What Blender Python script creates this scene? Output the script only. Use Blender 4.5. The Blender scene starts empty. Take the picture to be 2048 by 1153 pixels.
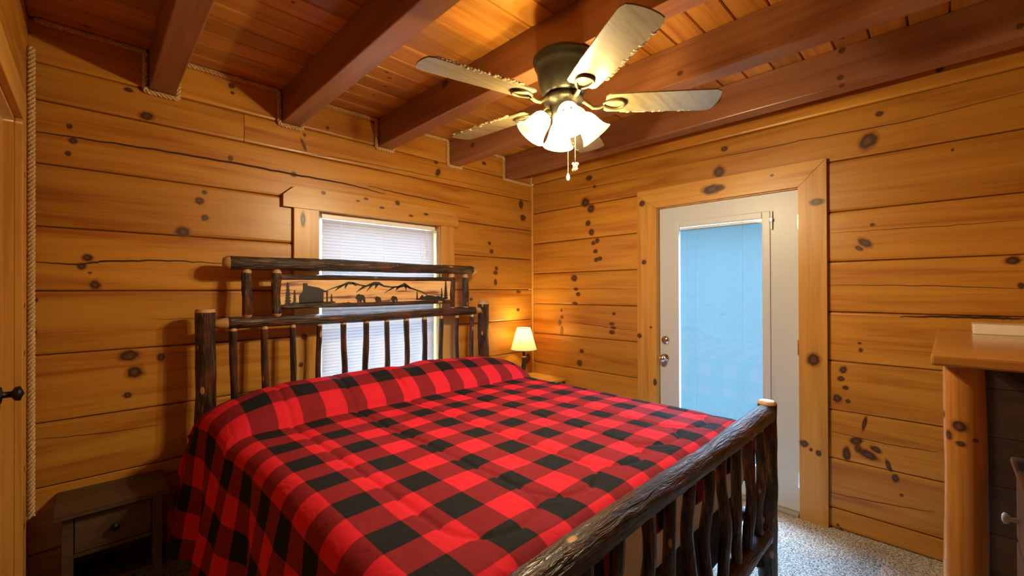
import bpy, bmesh, math, random
from mathutils import Vector, Matrix
import numpy as np

random.seed(7)
SC = bpy.context.scene
COL = SC.collection
PI = math.pi

# ------------------------------------------------------------------ camera
F_PX, YAW, PITCH, ROLL = 856.0, 0.794137, 0.0038975, -0.0030922
CAM = Vector((-3.1312, -2.8947, 1.4154))
_f = Vector((math.cos(YAW) * math.cos(PITCH), math.sin(YAW) * math.cos(PITCH), math.sin(PITCH)))
_r0 = Vector((math.sin(YAW), -math.cos(YAW), 0))
_u0 = _r0.cross(_f)
_r = math.cos(ROLL) * _r0 + math.sin(ROLL) * _u0
_u = -math.sin(ROLL) * _r0 + math.cos(ROLL) * _u0
cam_data = bpy.data.cameras.new('camera')
cam = bpy.data.objects.new('camera', cam_data)
COL.objects.link(cam)
cam_data.sensor_width = 36
cam_data.lens = 36 * F_PX / 2048
cam_data.clip_start = 0.01
_m = Matrix((_r, _u, -_f)).transposed().to_4x4()
_m.translation = CAM
cam.matrix_world = _m
SC.camera = cam

# ------------------------------------------------------------------ world, exposure
world = bpy.data.worlds.new('overcast_sky')
SC.world = world
world.use_nodes = True
bg = world.node_tree.nodes['Background']
bg.inputs[0].default_value = (0.47, 0.70, 1.0, 1)
bg.inputs[1].default_value = 105.0
SC.view_settings.view_transform = 'Standard'
SC.view_settings.look = 'None'
SC.view_settings.gamma = 1
SC.view_settings.use_curve_mapping = False
SC.view_settings.exposure = 0.0
FAN_WATT, FAN_COL = 37.0, (1.0, 0.80, 0.50)
LAMP_WATT, LAMP_COL = 13.0, (1.0, 0.68, 0.28)

# daylight enters only through the window and the glazed door: portals guide the sampling
def portal(name, loc, rot, sx, sy):
    l = bpy.data.lights.new(name, 'AREA')
    l.shape = 'RECTANGLE'; l.size = sx; l.size_y = sy
    l.cycles.is_portal = True
    o = bpy.data.objects.new(name, l); COL.objects.link(o)
    o.location = loc; o.rotation_euler = rot
portal('window_portal', (-1.6, 0.22, 1.3), (-PI / 2, 0, 0), 1.0, 1.3)
portal('door_portal', (0.2, -1.77, 1.05), (0, PI / 2, 0), 1.8, 0.7)


def on(px, py, ax, v):
    """photo pixel -> world point on the plane coordinate[ax] == v"""
    d = _f + (px - 1024) / F_PX * _r - (py - 576.5) / F_PX * _u
    t = (v - CAM[ax]) / d[ax]
    return CAM + d * t


# ------------------------------------------------------------------ materials
def new_mat(name):
    m = bpy.data.materials.new(name); m.use_nodes = True
    nt = m.node_tree
    b = nt.nodes['Principled BSDF']
    return m, nt, b

def N(nt, typ, **kw):
    n = nt.nodes.new(typ)
    for k, v in kw.items():
        if k.startswith('i_'):
            n.inputs[k[2:].replace('_', ' ')].default_value = v
        else:
            setattr(n, k, v)
    return n

def ramp(nt, fac, stops):
    r = nt.nodes.new('ShaderNodeValToRGB')
    els = r.color_ramp.elements
    while len(els) > 1: els.remove(els[0])
    els[0].position = stops[0][0]; els[0].color = (*stops[0][1], 1)
    for p, c in stops[1:]:
        e = els.new(p); e.color = (*c, 1)
    nt.links.new(fac, r.inputs[0])
    return r.outputs[0]

def math_n(nt, op, a, b=None, clamp=False):
    n = nt.nodes.new('ShaderNodeMath'); n.operation = op; n.use_clamp = clamp
    for i, v in enumerate((a, b)):
        if v is None: continue
        if isinstance(v, (int, float)): n.inputs[i].default_value = v
        else: nt.links.new(v, n.inputs[i])
    return n.outputs[0]

def mix_rgb(nt, fac, a, b, blend='MIX'):
    n = nt.nodes.new('ShaderNodeMix'); n.data_type = 'RGBA'; n.blend_type = blend
    for i, v in ((0, fac), (6, a), (7, b)):
        if isinstance(v, (int, float)): n.inputs[i].default_value = v
        elif isinstance(v, tuple): n.inputs[i].default_value = (*v, 1)
        else: nt.links.new(v, n.inputs[i])
    return n.outputs[2]

def wood(name, light, dark, axis=0, rough=0.38, across=16.0, vary=0.3, bump=0.06, contrast=1.0, spec=0.5):
    m, nt, b = new_mat(name)
    L = nt.links
    tc = N(nt, 'ShaderNodeTexCoord'); oi = N(nt, 'ShaderNodeObjectInfo')
    off = N(nt, 'ShaderNodeVectorMath', operation='MULTIPLY')
    comb = N(nt, 'ShaderNodeCombineXYZ')
    L.new(oi.outputs['Random'], comb.inputs[0]); L.new(oi.outputs['Random'], comb.inputs[1]); L.new(oi.outputs['Random'], comb.inputs[2])
    L.new(comb.outputs[0], off.inputs[0]); off.inputs[1].default_value = (37.0, 53.0, 71.0)
    add = N(nt, 'ShaderNodeVectorMath', operation='ADD')
    L.new(tc.outputs['Object'], add.inputs[0]); L.new(off.outputs[0], add.inputs[1])
    mp = N(nt, 'ShaderNodeMapping')
    s = [across] * 3; s[axis] = 0.9
    mp.inputs['Scale'].default_value = s
    L.new(add.outputs[0], mp.inputs[0])
    n1 = N(nt, 'ShaderNodeTexNoise', i_Scale=1.0, i_Detail=3.0, i_Roughness=0.55, i_Distortion=0.8)
    L.new(mp.outputs[0], n1.inputs['Vector'])
    mp2 = N(nt, 'ShaderNodeMapping')
    s = [across * 9] * 3; s[axis] = 2.5
    mp2.inputs['Scale'].default_value = s
    L.new(add.outputs[0], mp2.inputs[0])
    n2 = N(nt, 'ShaderNodeTexNoise', i_Scale=1.0, i_Detail=2.0)
    L.new(mp2.outputs[0], n2.inputs['Vector'])
    a = math_n(nt, 'MULTIPLY', n1.outputs[0], 0.75)
    c = math_n(nt, 'MULTIPLY', n2.outputs[0], 0.25)
    f = math_n(nt, 'ADD', a, c)
    w = 0.17 / contrast
    col = ramp(nt, f, [(0.5 - w, dark), (0.5, tuple(0.35 * p + 0.65 * q for p, q in zip(dark, light))), (0.5 + w, light)])
    k = math_n(nt, 'MULTIPLY_ADD', oi.outputs['Random'], vary)
    nt.nodes[-1].inputs[2].default_value = 1 - vary * 0.6
    hsv = N(nt, 'ShaderNodeHueSaturation')
    L.new(k, hsv.inputs['Value']); L.new(col, hsv.inputs['Color'])
    L.new(hsv.outputs[0], b.inputs['Base Color'])
    b.inputs['Roughness'].default_value = rough
    b.inputs['Specular IOR Level'].default_value = spec
    bp = N(nt, 'ShaderNodeBump', i_Strength=bump, i_Distance=0.01)
    L.new(f, bp.inputs['Height']); L.new(bp.outputs[0], b.inputs['Normal'])
    return m

def plain(name, color, rough=0.5, metal=0.0, spec=0.5, noise=0.0, nscale=40):
    m, nt, b = new_mat(name)
    b.inputs['Roughness'].default_value = rough
    b.inputs['Metallic'].default_value = metal
    b.inputs['Specular IOR Level'].default_value = spec
    tc = N(nt, 'ShaderNodeTexCoord')
    n = N(nt, 'ShaderNodeTexNoise', i_Scale=float(nscale), i_Detail=3.0)
    nt.links.new(tc.outputs['Object'], n.inputs['Vector'])
    lo = tuple(max(0, c * (1 - noise)) for c in color); hi = tuple(min(1, c * (1 + noise)) for c in color)
    nt.links.new(ramp(nt, n.outputs[0], [(0.3, lo), (0.7, hi)]), b.inputs['Base Color'])
    return m

PINE_L, PINE_D = (0.53, 0.260, 0.034), (0.315, 0.098, 0.009)
M = {}
for ax, nm in ((0, 'x'), (1, 'y'), (2, 'z')):
    M['pine_' + nm] = wood('varnished_pine_' + nm, PINE_L, PINE_D, ax, rough=0.36, across=13, vary=0.22)
    M['trim_' + nm] = wood('pine_trim_' + nm, (0.58, 0.315, 0.068), (0.39, 0.175, 0.030), ax, rough=0.36, across=22, vary=0.16)
M['ceil'] = wood('ceiling_pine', (0.58, 0.275, 0.050), (0.35, 0.115, 0.018), 0, rough=0.3, across=18, vary=0.42)
M['beam'] = wood('stained_beam', (0.30, 0.130, 0.066), (0.165, 0.064, 0.030), 1, rough=0.34, across=14, vary=0.12)
M['rustic_x'] = wood('weathered_brown_wood', (0.085, 0.046, 0.022), (0.030, 0.016, 0.008), 0, rough=0.6, across=26, vary=0.2)
M['slab'] = wood('glossy_pine_slab', (0.52, 0.25, 0.055), (0.30, 0.11, 0.018), 1, rough=0.16, across=18, vary=0.1, bump=0.02)
M['post'] = wood('varnished_log', (0.50, 0.22, 0.045), (0.27, 0.095, 0.016), 2, rough=0.22, across=22, vary=0.1, bump=0.04)
M['dresser'] = wood('dark_brown_wood', (0.10, 0.052, 0.034), (0.045, 0.023, 0.015), 0, rough=0.35, across=26, vary=0.1)
M['cream_paint'] = plain('cream_white_paint', (0.66, 0.64, 0.58), 0.42)
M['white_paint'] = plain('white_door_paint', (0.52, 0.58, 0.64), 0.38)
M['vinyl'] = plain('white_vinyl', (0.82, 0.82, 0.80), 0.35)
M['chrome'] = plain('polished_chrome', (0.75, 0.75, 0.76), 0.12, 1.0)
M['bronze'] = plain('dark_bronze', (0.026, 0.026, 0.022), 0.36, 0.25, noise=0.2)
M['bronze_edge'] = plain('antique_brass', (0.085, 0.070, 0.038), 0.32, 0.6, noise=0.2)
M['blade'] = wood('dusty_fan_blade', (0.21, 0.190, 0.140), (0.14, 0.125, 0.095), 0, rough=0.26, across=30, vary=0.06, spec=0.9)
M['dust'] = plain('grey_dust', (0.30, 0.25, 0.18), 0.95, noise=0.5, nscale=120)
M['black'] = plain('flat_black_cutout', (0.012, 0.012, 0.012), 0.55)
M['groove'] = plain('dark_check_line', (0.05, 0.018, 0.008), 0.9)
M['rope'] = plain('manila_rope', (0.58, 0.40, 0.19), 0.9, noise=0.4, nscale=150)
M['sheet'] = plain('cream_sheet', (0.80, 0.72, 0.55), 0.85, noise=0.06, nscale=9)
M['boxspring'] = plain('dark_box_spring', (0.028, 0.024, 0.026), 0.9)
M['ivory'] = plain('ivory_plastic', (0.82, 0.77, 0.62), 0.35)
M['peeled'] = wood('peeled_wood', (0.50, 0.30, 0.13), (0.34, 0.17, 0.06), 2, rough=0.5, across=30, vary=0.1)
M['chain'] = plain('brass_chain', (0.65, 0.52, 0.30), 0.25, 1.0)
M['crystal'] = plain('glass_crystal', (0.80, 0.80, 0.78), 0.08, 0.0, 1.0)
M['iron'] = plain('black_iron', (0.015, 0.014, 0.014), 0.45, 0.6)
M['cord'] = plain('white_cord', (0.85, 0.84, 0.80), 0.6)
M['grey_cord'] = plain('grey_blue_cord', (0.16, 0.24, 0.27), 0.7)
M['threshold'] = plain('aluminium_threshold', (0.45, 0.42, 0.36), 0.4, 0.6)


def bark_mat(name, axis):
    m, nt, b = new_mat(name)
    L = nt.links
    tc = N(nt, 'ShaderNodeTexCoord')
    mp = N(nt, 'ShaderNodeMapping')
    s = [70.0] * 3; s[axis] = 9.0
    mp.inputs['Scale'].default_value = s
    L.new(tc.outputs['Object'], mp.inputs[0])
    v = N(nt, 'ShaderNodeTexNoise', i_Scale=1.0, i_Detail=4.0, i_Roughness=0.6, i_Distortion=0.9)
    L.new(mp.outputs[0], v.inputs['Vector'])
    big = N(nt, 'ShaderNodeTexNoise', i_Scale=7.0, i_Detail=2.0)
    L.new(tc.outputs['Object'], big.inputs['Vector'])
    dark = ramp(nt, v.outputs[0], [(0.36, (0.008, 0.0045, 0.0035)), (0.53, (0.030, 0.015, 0.009)), (0.72, (0.125, 0.070, 0.040))])
    red = ramp(nt, v.outputs[0], [(0.32, (0.022, 0.008, 0.005)), (0.7, (0.14, 0.046, 0.020))])
    fac = ramp(nt, big.outputs[0], [(0.52, (0, 0, 0)), (0.64, (1, 1, 1))])
    c = mix_rgb(nt, fac, dark, red)
    # little peeled knots
    mp2 = N(nt, 'ShaderNodeMapping')
    s2 = [13.0] * 3; s2[axis] = 6.5
    mp2.inputs['Scale'].default_value = s2
    L.new(tc.outputs['Object'], mp2.inputs[0])
    vo = N(nt, 'ShaderNodeTexVoronoi', i_Scale=1.0)
    L.new(mp2.outputs[0], vo.inputs['Vector'])
    kn = ramp(nt, vo.outputs['Distance'], [(0.11, (1, 1, 1)), (0.15, (0, 0, 0))])
    c2 = mix_rgb(nt, kn, c, (0.42, 0.24, 0.10))
    L.new(c2, b.inputs['Base Color'])
    b.inputs['Roughness'].default_value = 0.34
    bp = N(nt, 'ShaderNodeBump', i_Strength=1.0, i_Distance=0.012)
    L.new(v.outputs[0], bp.inputs['Height']); L.new(bp.outputs[0], b.inputs['Normal'])
    return m
for ax, nm in ((0, 'x'), (1, 'y'), (2, 'z')): M['bark_' + nm] = bark_mat('hickory_bark_' + nm, ax)

# plaid comforter
def plaid_mat():
    m, nt, b = new_mat('buffalo_plaid_cloth')
    L = nt.links
    uv = N(nt, 'ShaderNodeUVMap'); uv.uv_map = 'UVMap'
    sp = N(nt, 'ShaderNodeSeparateXYZ'); L.new(uv.outputs[0], sp.inputs[0])
    def stripe(o):
        a = math_n(nt, 'FRACT', o)
        a = math_n(nt, 'SUBTRACT', a, 0.5); a = math_n(nt, 'ABSOLUTE', a)
        n = nt.nodes.new('ShaderNodeMapRange'); n.interpolation_type = 'LINEAR'
        L.new(a, n.inputs[0])
        n.inputs[1].default_value = 0.257; n.inputs[2].default_value = 0.243
        n.inputs[3].default_value = 0; n.inputs[4].default_value = 1
        return n.outputs[0]
    s = math_n(nt, 'ADD', stripe(sp.outputs[0]), stripe(sp.outputs[1]))
    s = math_n(nt, 'MULTIPLY', s, 0.5)
    col = ramp(nt, s, [(0.0, (0.56, 0.014, 0.030)), (0.5, (0.185, 0.010, 0.016)), (1.0, (0.009, 0.009, 0.011))])
    tc = N(nt, 'ShaderNodeTexCoord')
    n = N(nt, 'ShaderNodeTexNoise', i_Scale=60.0, i_Detail=2.0)
    L.new(tc.outputs['Object'], n.inputs['Vector'])
    n3 = N(nt, 'ShaderNodeTexNoise', i_Scale=9.0, i_Detail=3.0, i_Distortion=1.0)
    L.new(tc.outputs['Object'], n3.inputs['Vector'])
    L.new(col, b.inputs['Base Color'])
    b.inputs['Roughness'].default_value = 0.85
    b.inputs['Specular IOR Level'].default_value = 0.15
    h = math_n(nt, 'ADD', math_n(nt, 'MULTIPLY', n.outputs[0], 0.12), n3.outputs[0])
    bp = N(nt, 'ShaderNodeBump', i_Strength=0.45, i_Distance=0.02)
    L.new(h, bp.inputs['Height']); L.new(bp.outputs[0], b.inputs['Normal'])
    return m
M['plaid'] = plaid_mat()

def carpet_mat():
    m, nt, b = new_mat('speckled_carpet')
    L = nt.links
    tc = N(nt, 'ShaderNodeTexCoord')
    n = N(nt, 'ShaderNodeTexNoise', i_Scale=95.0, i_Detail=3.0, i_Roughness=0.7)
    L.new(tc.outputs['Object'], n.inputs['Vector'])
    v = N(nt, 'ShaderNodeTexVoronoi', i_Scale=150.0)
    L.new(tc.outputs['Object'], v.inputs['Vector'])
    f = math_n(nt, 'ADD', math_n(nt, 'MULTIPLY', n.outputs[0], 0.7), math_n(nt, 'MULTIPLY', v.outputs['Distance'], 0.42))
    col = ramp(nt, f, [(0.36, (0.06, 0.048, 0.038)), (0.50, (0.30, 0.26, 0.215)), (0.66, (0.62, 0.57, 0.50))])
    L.new(col, b.inputs['Base Color'])
    b.inputs['Roughness'].default_value = 0.98; b.inputs['Specular IOR Level'].default_value = 0.05
    bp = N(nt, 'ShaderNodeBump', i_Strength=0.8, i_Distance=0.012)
    L.new(f, bp.inputs['Height']); L.new(bp.outputs[0], b.inputs['Normal'])
    return m
M['carpet'] = carpet_mat()

def knot_mat():
    m, nt, b = new_mat('pine_knot')
    L = nt.links
    uv = N(nt, 'ShaderNodeUVMap'); uv.uv_map = 'UVMap'
    oi = N(nt, 'ShaderNodeObjectInfo')
    ln = N(nt, 'ShaderNodeVectorMath', operation='LENGTH'); L.new(uv.outputs[0], ln.inputs[0])
    ad = N(nt, 'ShaderNodeVectorMath', operation='ADD'); L.new(uv.outputs[0], ad.inputs[0])
    cb = N(nt, 'ShaderNodeCombineXYZ'); L.new(math_n(nt, 'MULTIPLY', oi.outputs['Random'], 90.0), cb.inputs[2]); L.new(cb.outputs[0], ad.inputs[1])
    n = N(nt, 'ShaderNodeTexNoise', i_Scale=2.2, i_Detail=3.0); L.new(ad.outputs[0], n.inputs['Vector'])
    r = math_n(nt, 'ADD', ln.outputs['Value'], math_n(nt, 'MULTIPLY', math_n(nt, 'SUBTRACT', n.outputs[0], 0.5), 0.42))
    col = ramp(nt, r, [(0.0, (0.14, 0.065, 0.032)), (0.22, (0.085, 0.036, 0.018)), (0.40, (0.035, 0.013, 0.007)), (0.50, (0.10, 0.032, 0.010)), (0.62, (0.33, 0.12, 0.028))])
    L.new(col, b.inputs['Base Color']); b.inputs['Roughness'].default_value = 0.4
    al = ramp(nt, r, [(0.46, (1, 1, 1)), (0.58, (0.5, 0.5, 0.5)), (0.88, (0, 0, 0))])
    L.new(al, b.inputs['Alpha'])
    return m
M['knot'] = knot_mat()

def glass_mat():
    m, nt, b = new_mat('window_glass')
    out = nt.nodes['Material Output']
    tr = N(nt, 'ShaderNodeBsdfTransparent'); tr.inputs[0].default_value = (0.97, 0.985, 0.99, 1)
    gl = N(nt, 'ShaderNodeBsdfGlossy'); gl.inputs['Roughness'].default_value = 0.02
    mx = N(nt, 'ShaderNodeMixShader'); mx.inputs[0].default_value = 0.04
    nt.links.new(tr.outputs[0], mx.inputs[1]); nt.links.new(gl.outputs[0], mx.inputs[2])
    nt.links.new(mx.outputs[0], out.inputs[0])
    nt.nodes.remove(b)
    return m
M['glass'] = glass_mat()

def slat_mat(name, col, tcol, k):
    m, nt, b = new_mat(name)
    out = nt.nodes['Material Output']
    d = N(nt, 'ShaderNodeBsdfDiffuse'); d.inputs[0].default_value = (*col, 1)
    t = N(nt, 'ShaderNodeBsdfTranslucent'); t.inputs[0].default_value = (*tcol, 1)
    mx = N(nt, 'ShaderNodeMixShader'); mx.inputs[0].default_value = k
    nt.links.new(d.outputs[0], mx.inputs[1]); nt.links.new(t.outputs[0], mx.inputs[2]); nt.links.new(mx.outputs[0], out.inputs[0])
    nt.nodes.remove(b)
    return m
M['slat'] = slat_mat('white_blind_slat', (0.66, 0.64, 0.64), (0.060, 0.046, 0.040), 0.42)
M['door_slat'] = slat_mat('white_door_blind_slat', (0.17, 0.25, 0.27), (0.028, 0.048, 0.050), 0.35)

def shade_mat(name, col, strength, tcol, k_trans):
    """frosted glass or cloth of a lit lamp: lets the bulb's light through and glows"""
    m, nt, b = new_mat(name)
    out = nt.nodes['Material Output']
    tl = N(nt, 'ShaderNodeBsdfTranslucent'); tl.inputs[0].default_value = (*tcol, 1)
    tr = N(nt, 'ShaderNodeBsdfTransparent'); tr.inputs[0].default_value = (*tcol, 1)
    em = N(nt, 'ShaderNodeEmission'); em.inputs[0].default_value = (*col, 1); em.inputs[1].default_value = strength
    mx = N(nt, 'ShaderNodeMixShader'); mx.inputs[0].default_value = k_trans
    ad = N(nt, 'ShaderNodeAddShader')
    nt.links.new(tl.outputs[0], mx.inputs[1]); nt.links.new(tr.outputs[0], mx.inputs[2])
    nt.links.new(mx.outputs[0], ad.inputs[0]); nt.links.new(em.outputs[0], ad.inputs[1]); nt.links.new(ad.outputs[0], out.inputs[0])
    nt.nodes.remove(b)
    return m
M['bell'] = shade_mat('frosted_bell_glass', (1.0, 0.78, 0.30), 1.2, (0.96, 0.88, 0.66), 0.60)
M['lampshade'] = shade_mat('cream_lampshade_cloth', (1.0, 0.70, 0.28), 0.55, (0.80, 0.62, 0.34), 0.12)
def emit(name, col, s):
    m, nt, b = new_mat(name)
    b.inputs['Base Color'].default_value = (*col, 1)
    b.inputs['Emission Color'].default_value = (*col, 1); b.inputs['Emission Strength'].default_value = s
    return m
M['bulb'] = emit('lit_bulb', (1.0, 0.80, 0.48), 14.0)


# ------------------------------------------------------------------ mesh helpers
def wloc(p):
    v = Vector((0, 0, 0))
    while p is not None:
        v += p.location; p = p.parent
    return v

class MB:
    def __init__(s): s.v = []; s.f = []; s.m = []; s.uv = None
    def add(s, vs, fs, mi=0):
        o = len(s.v); s.v += [tuple(v) for v in vs]
        s.f += [tuple(i + o for i in f) for f in fs]; s.m += [mi] * len(fs)
    def build(s, name, mats, parent=None, smooth=False, kind=None, label=None):
        if not isinstance(mats, (list, tuple)): mats = [mats]
        off = wloc(parent)
        me = bpy.data.meshes.new(name)
        me.from_pydata([tuple(Vector(v) - off) for v in s.v], [], s.f)
        for m in mats: me.materials.append(m)
        if len(mats) > 1: me.polygons.foreach_set('material_index', s.m)
        if smooth: me.polygons.foreach_set('use_smooth', [True] * len(s.f))
        me.update()
        o = bpy.data.objects.new(name, me); COL.objects.link(o)
        if parent: o.parent = parent
        if kind: o['kind'] = kind
        if label: o['label'] = label
        return o
    def box(s, lo, hi, mi=0, ch=0.0):
        x0, y0, z0 = lo; x1, y1, z1 = hi
        if ch <= 0:
            vs = [(x, y, z) for z in (z0, z1) for y in (y0, y1) for x in (x0, x1)]
            s.add(vs, [(0, 2, 3, 1), (4, 5, 7, 6), (0, 1, 5, 4), (2, 6, 7, 3), (0, 4, 6, 2), (1, 3, 7, 5)], mi)
            return
        bm = bmesh.new()
        bmesh.ops.create_cube(bm, size=1)
        for v in bm.verts:
            v.co = Vector(((x0 + x1) / 2 + v.co.x * (x1 - x0), (y0 + y1) / 2 + v.co.y * (y1 - y0), (z0 + z1) / 2 + v.co.z * (z1 - z0)))
        bmesh.ops.bevel(bm, geom=bm.edges[:], offset=ch, segments=2, affect='EDGES', profile=0.6)
        bm.verts.index_update()
        s.add([v.co[:] for v in bm.verts], [[v.index for v in f.verts] for f in bm.faces], mi)
        bm.free()
    def prism(s, poly, axis, a, b, mi=0):
        """poly: 2-D outline in the two other axes (cyclic order), extruded along axis from a to b"""
        def P(q, t):
            c = [0, 0, 0]; o = [i for i in range(3) if i != axis]
            c[o[0]], c[o[1]] = q; c[axis] = t
            return c
        n = len(poly)
        vs = [P(q, a) for q in poly] + [P(q, b) for q in poly]
        fs = [tuple(range(n))[::-1], tuple(range(n, 2 * n))] + [(i, (i + 1) % n, n + (i + 1) % n, n + i) for i in range(n)]
        s.add(vs, fs, mi)
    def sweep(s, pts, rad, sides=12, caps=True, mi=0, capmi=None, jit=0.0, rng=None):
        pts = [Vector(p) for p in pts]; n = len(pts)
        if isinstance(rad, (int, float)): rad = [rad] * n
        up = None; rings = []
        for i, p in enumerate(pts):
            t = (pts[min(i + 1, n - 1)] - pts[max(i - 1, 0)]).normalized()
            if up is None:
                up = Vector((0, 0, 1)) if abs(t.z) < 0.9 else Vector((1, 0, 0))
            a = (up - t * up.dot(t)).normalized(); bb = t.cross(a); up = a
            rings.append([p + (a * math.cos(2 * PI * k / sides) + bb * math.sin(2 * PI * k / sides)) * rad[i] * (1 + (rng.uniform(-jit, jit) if rng else 0)) for k in range(sides)])
        vs = [v for r in rings for v in r]
        fs = []
        for i in range(n - 1):
            for k in range(sides):
                fs.append((i * sides + k, i * sides + (k + 1) % sides, (i + 1) * sides + (k + 1) % sides, (i + 1) * sides + k))
        if isinstance(mi, list):
            o = len(s.v); s.v += [tuple(v) for v in vs]; s.f += [tuple(i + o for i in f) for f in fs]
            for i in range(n - 1): s.m += [mi[i]] * sides
        else: s.add(vs, fs, mi)
        if caps:
            c = capmi if capmi is not None else (mi if not isinstance(mi, list) else 0)
            s.add(rings[0], [tuple(range(sides))[::-1]], c); s.add(rings[-1], [tuple(range(sides))], c)
    def lathe(s, prof, center, sides=32, mi=0, M4=None):
        vs = []; fs = []
        for r, z in prof:
            for k in range(sides):
                a = 2 * PI * k / sides
                vs.append(Vector((r * math.cos(a), r * math.sin(a), z)))
        if M4 is not None: vs = [M4 @ v for v in vs]
        vs = [v + Vector(center) for v in vs]
        for i in range(len(prof) - 1):
            for k in range(sides):
                fs.append((i * sides + k, i * sides + (k + 1) % sides, (i + 1) * sides + (k + 1) % sides, (i + 1) * sides + k))
        s.add(vs, fs, mi)

def ebox(name, lo, hi, mat, parent=None, ch=0.003, kind=None, label=None):
    b = MB(); b.box(lo, hi, ch=ch)
    return b.build(name, mat, parent, kind=kind, label=label)

def thing(name, label, cat, loc, group=None):
    o = bpy.data.objects.new(name, None); COL.objects.link(o)
    o.empty_display_size = 0.1
    o.location = loc; o['label'] = label; o['category'] = cat
    if group: o['group'] = group
    return o
def tag(o, label, cat, group=None):
    o['label'] = label; o['category'] = cat
    if group: o['group'] = group
    return o

# ------------------------------------------------------------------ room shell
XL, YF, ZC = -3.335, -3.60, 2.655
fl = MB(); fl.box((XL - 0.16, YF - 0.16, -0.1), (0.2, 0.2, 0.0))
fl.build('floor', M['carpet'], kind='structure')

def log_prof(z0, z1, face, back, ch=0.010):
    """outline (depth, height): face is the room side; eased edges make the V joint between logs"""
    sg = 1 if back > face else -1
    return [(face + sg * ch, z0 + 0.0015), (back, z0 + 0.0015), (back, z1 - 0.0015), (face + sg * ch, z1 - 0.0015), (face + sg * 0.0022, z1 - 0.006), (face, z1 - 0.016), (face, z0 + 0.016), (face + sg * 0.0022, z0 + 0.006)]

gm, gnt, gb = new_mat('forest_floor')
_n = N(gnt, 'ShaderNodeTexNoise', i_Scale=2.0, i_Detail=4.0)
gnt.links.new(ramp(gnt, _n.outputs[0], [(0.3, (0.008, 0.011, 0.009)), (0.7, (0.018, 0.021, 0.018))]), gb.inputs['Base Color'])
gb.inputs['Roughness'].default_value = 1.0
g_ = MB(); g_.box((-30, 0.22, -0.40), (40, 40, -0.30)); g_.box((0.22, -40, -0.40), (40, 0.22, -0.30))
g_.build('ground', gm, kind='structure')

# window opening in the back wall and door opening in the right wall
WX0, WX1, WZ0, WZ1 = -2.075, -1.105, 0.70, 1.95
DY0, DY1, DZ1 = -2.262, -1.312, 2.05

core = MB()
for lo, hi in (((XL - 0.16, 0.05, 0), (WX0, 0.17, ZC + .06)), ((WX1, 0.05, 0), (0, 0.17, ZC + .06)), ((WX0, 0.05, 0), (WX1, 0.17, WZ0)), ((WX0, 0.05, WZ1), (WX1, 0.17, ZC + .06))):
    core.box(lo, hi)
wall_back = core.build('wall_back', M['pine_x'], kind='structure')
core = MB()
for lo, hi in (((0.05, YF, 0), (0.17, DY0, ZC + .06)), ((0.05, DY1, 0), (0.17, 0.17, ZC + .06)), ((0.05, DY0, DZ1), (0.17, DY1, ZC + .06))):
    core.box(lo, hi)
wall_right = core.build('wall_right', M['pine_y'], kind='structure')

backz = [0.0, 0.222, 0.517, 0.812, 1.122, 1.416, 1.712, 2.000, 2.290, 2.46, ZC]
back_logs = []
for i in range(len(backz) - 1):
    z0, z1 = backz[i], backz[i + 1]
    segs = [(XL, 0.0)]
    if z0 < WZ1 and z1 > WZ0:
        if z0 < WZ1 < z1: segs = [(XL, WX0), (WX1, 0.0)]
        else: segs = [(XL, WX0), (WX1, 0.0)]
    if i == 8: segs = [(XL, -2.492), (-2.490, 0.0)]
    for a, bq in segs:
        b = MB(); b.prism(log_prof(z0, z1, 0.0, 0.05), 0, a + 0.0005, bq - 0.0005)
        back_logs.append((a, bq, z0, z1, b.build('log', M['pine_x'], wall_back)))
    if z0 < WZ0 < z1:
        b = MB(); b.prism(log_prof(z0, WZ0, 0.0, 0.05), 0, WX0, WX1); b.build('log', M['pine_x'], wall_back)
    if z0 < WZ1 < z1:
        b = MB(); b.prism(log_prof(WZ1, z1, 0.0, 0.05), 0, WX0, WX1); b.build('log', M['pine_x'], wall_back)
rightz = [0.0, 0.118, 0.412, 0.698, 0.988, 1.278, 1.574, 1.868, 2.168, 2.46, ZC]
right_logs = []
for i in range(len(rightz) - 1):
    z0, z1 = rightz[i], rightz[i + 1]
    segs = [(YF, DY0), (DY1, 0.0)] if z0 < DZ1 else [(YF, 0.0)]
    for a, bq in segs:
        b = MB(); b.prism(log_prof(z0, z1, 0.0, 0.05), 1, a + 0.0005, bq - 0.0005)
        right_logs.append((a, bq, z0, z1, b.build('log', M['pine_y'], wall_right)))
    if z0 < DZ1 < z1:
        b = MB(); b.prism(log_prof(DZ1, z1, 0.0, 0.05), 1, DY0, DY1); b.build('log', M['pine_y'], wall_right)
# left wall with a plank door, front wall behind the camera
LDY0, LDY1, LDZ = -1.50, -0.47, 2.06
core = MB()
for lo, hi in (((XL - 0.16, YF, 0), (XL - 0.05, LDY0, ZC + .06)), ((XL - 0.16, LDY1, 0), (XL - 0.05, 0.05, ZC + .06)), ((XL - 0.16, LDY0, LDZ), (XL - 0.05, LDY1, ZC + .06))):
    core.box(lo, hi)
wall_left = core.build('wall_left', M['pine_y'], kind='structure')
for i in range(len(rightz) - 1):
    z0, z1 = rightz[i], rightz[i + 1]
    segs = [(YF - 0.05, LDY0), (LDY1, 0.05)] if z0 < LDZ else [(YF - 0.05, 0.05)]
    for a, bq in segs:
        b = MB(); b.prism(log_prof(z0, z1, XL, XL - 0.05), 1, a, bq); b.build('log', M['pine_y'], wall_left)
    if z0 < LDZ < z1:
        b = MB(); b.prism(log_prof(LDZ, z1, XL, XL - 0.05), 1, LDY0, LDY1); b.build('log', M['pine_y'], wall_left)
core = MB(); core.box((XL - 0.16, YF - 0.16, 0), (0.17, YF - 0.05, ZC + .06))
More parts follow.
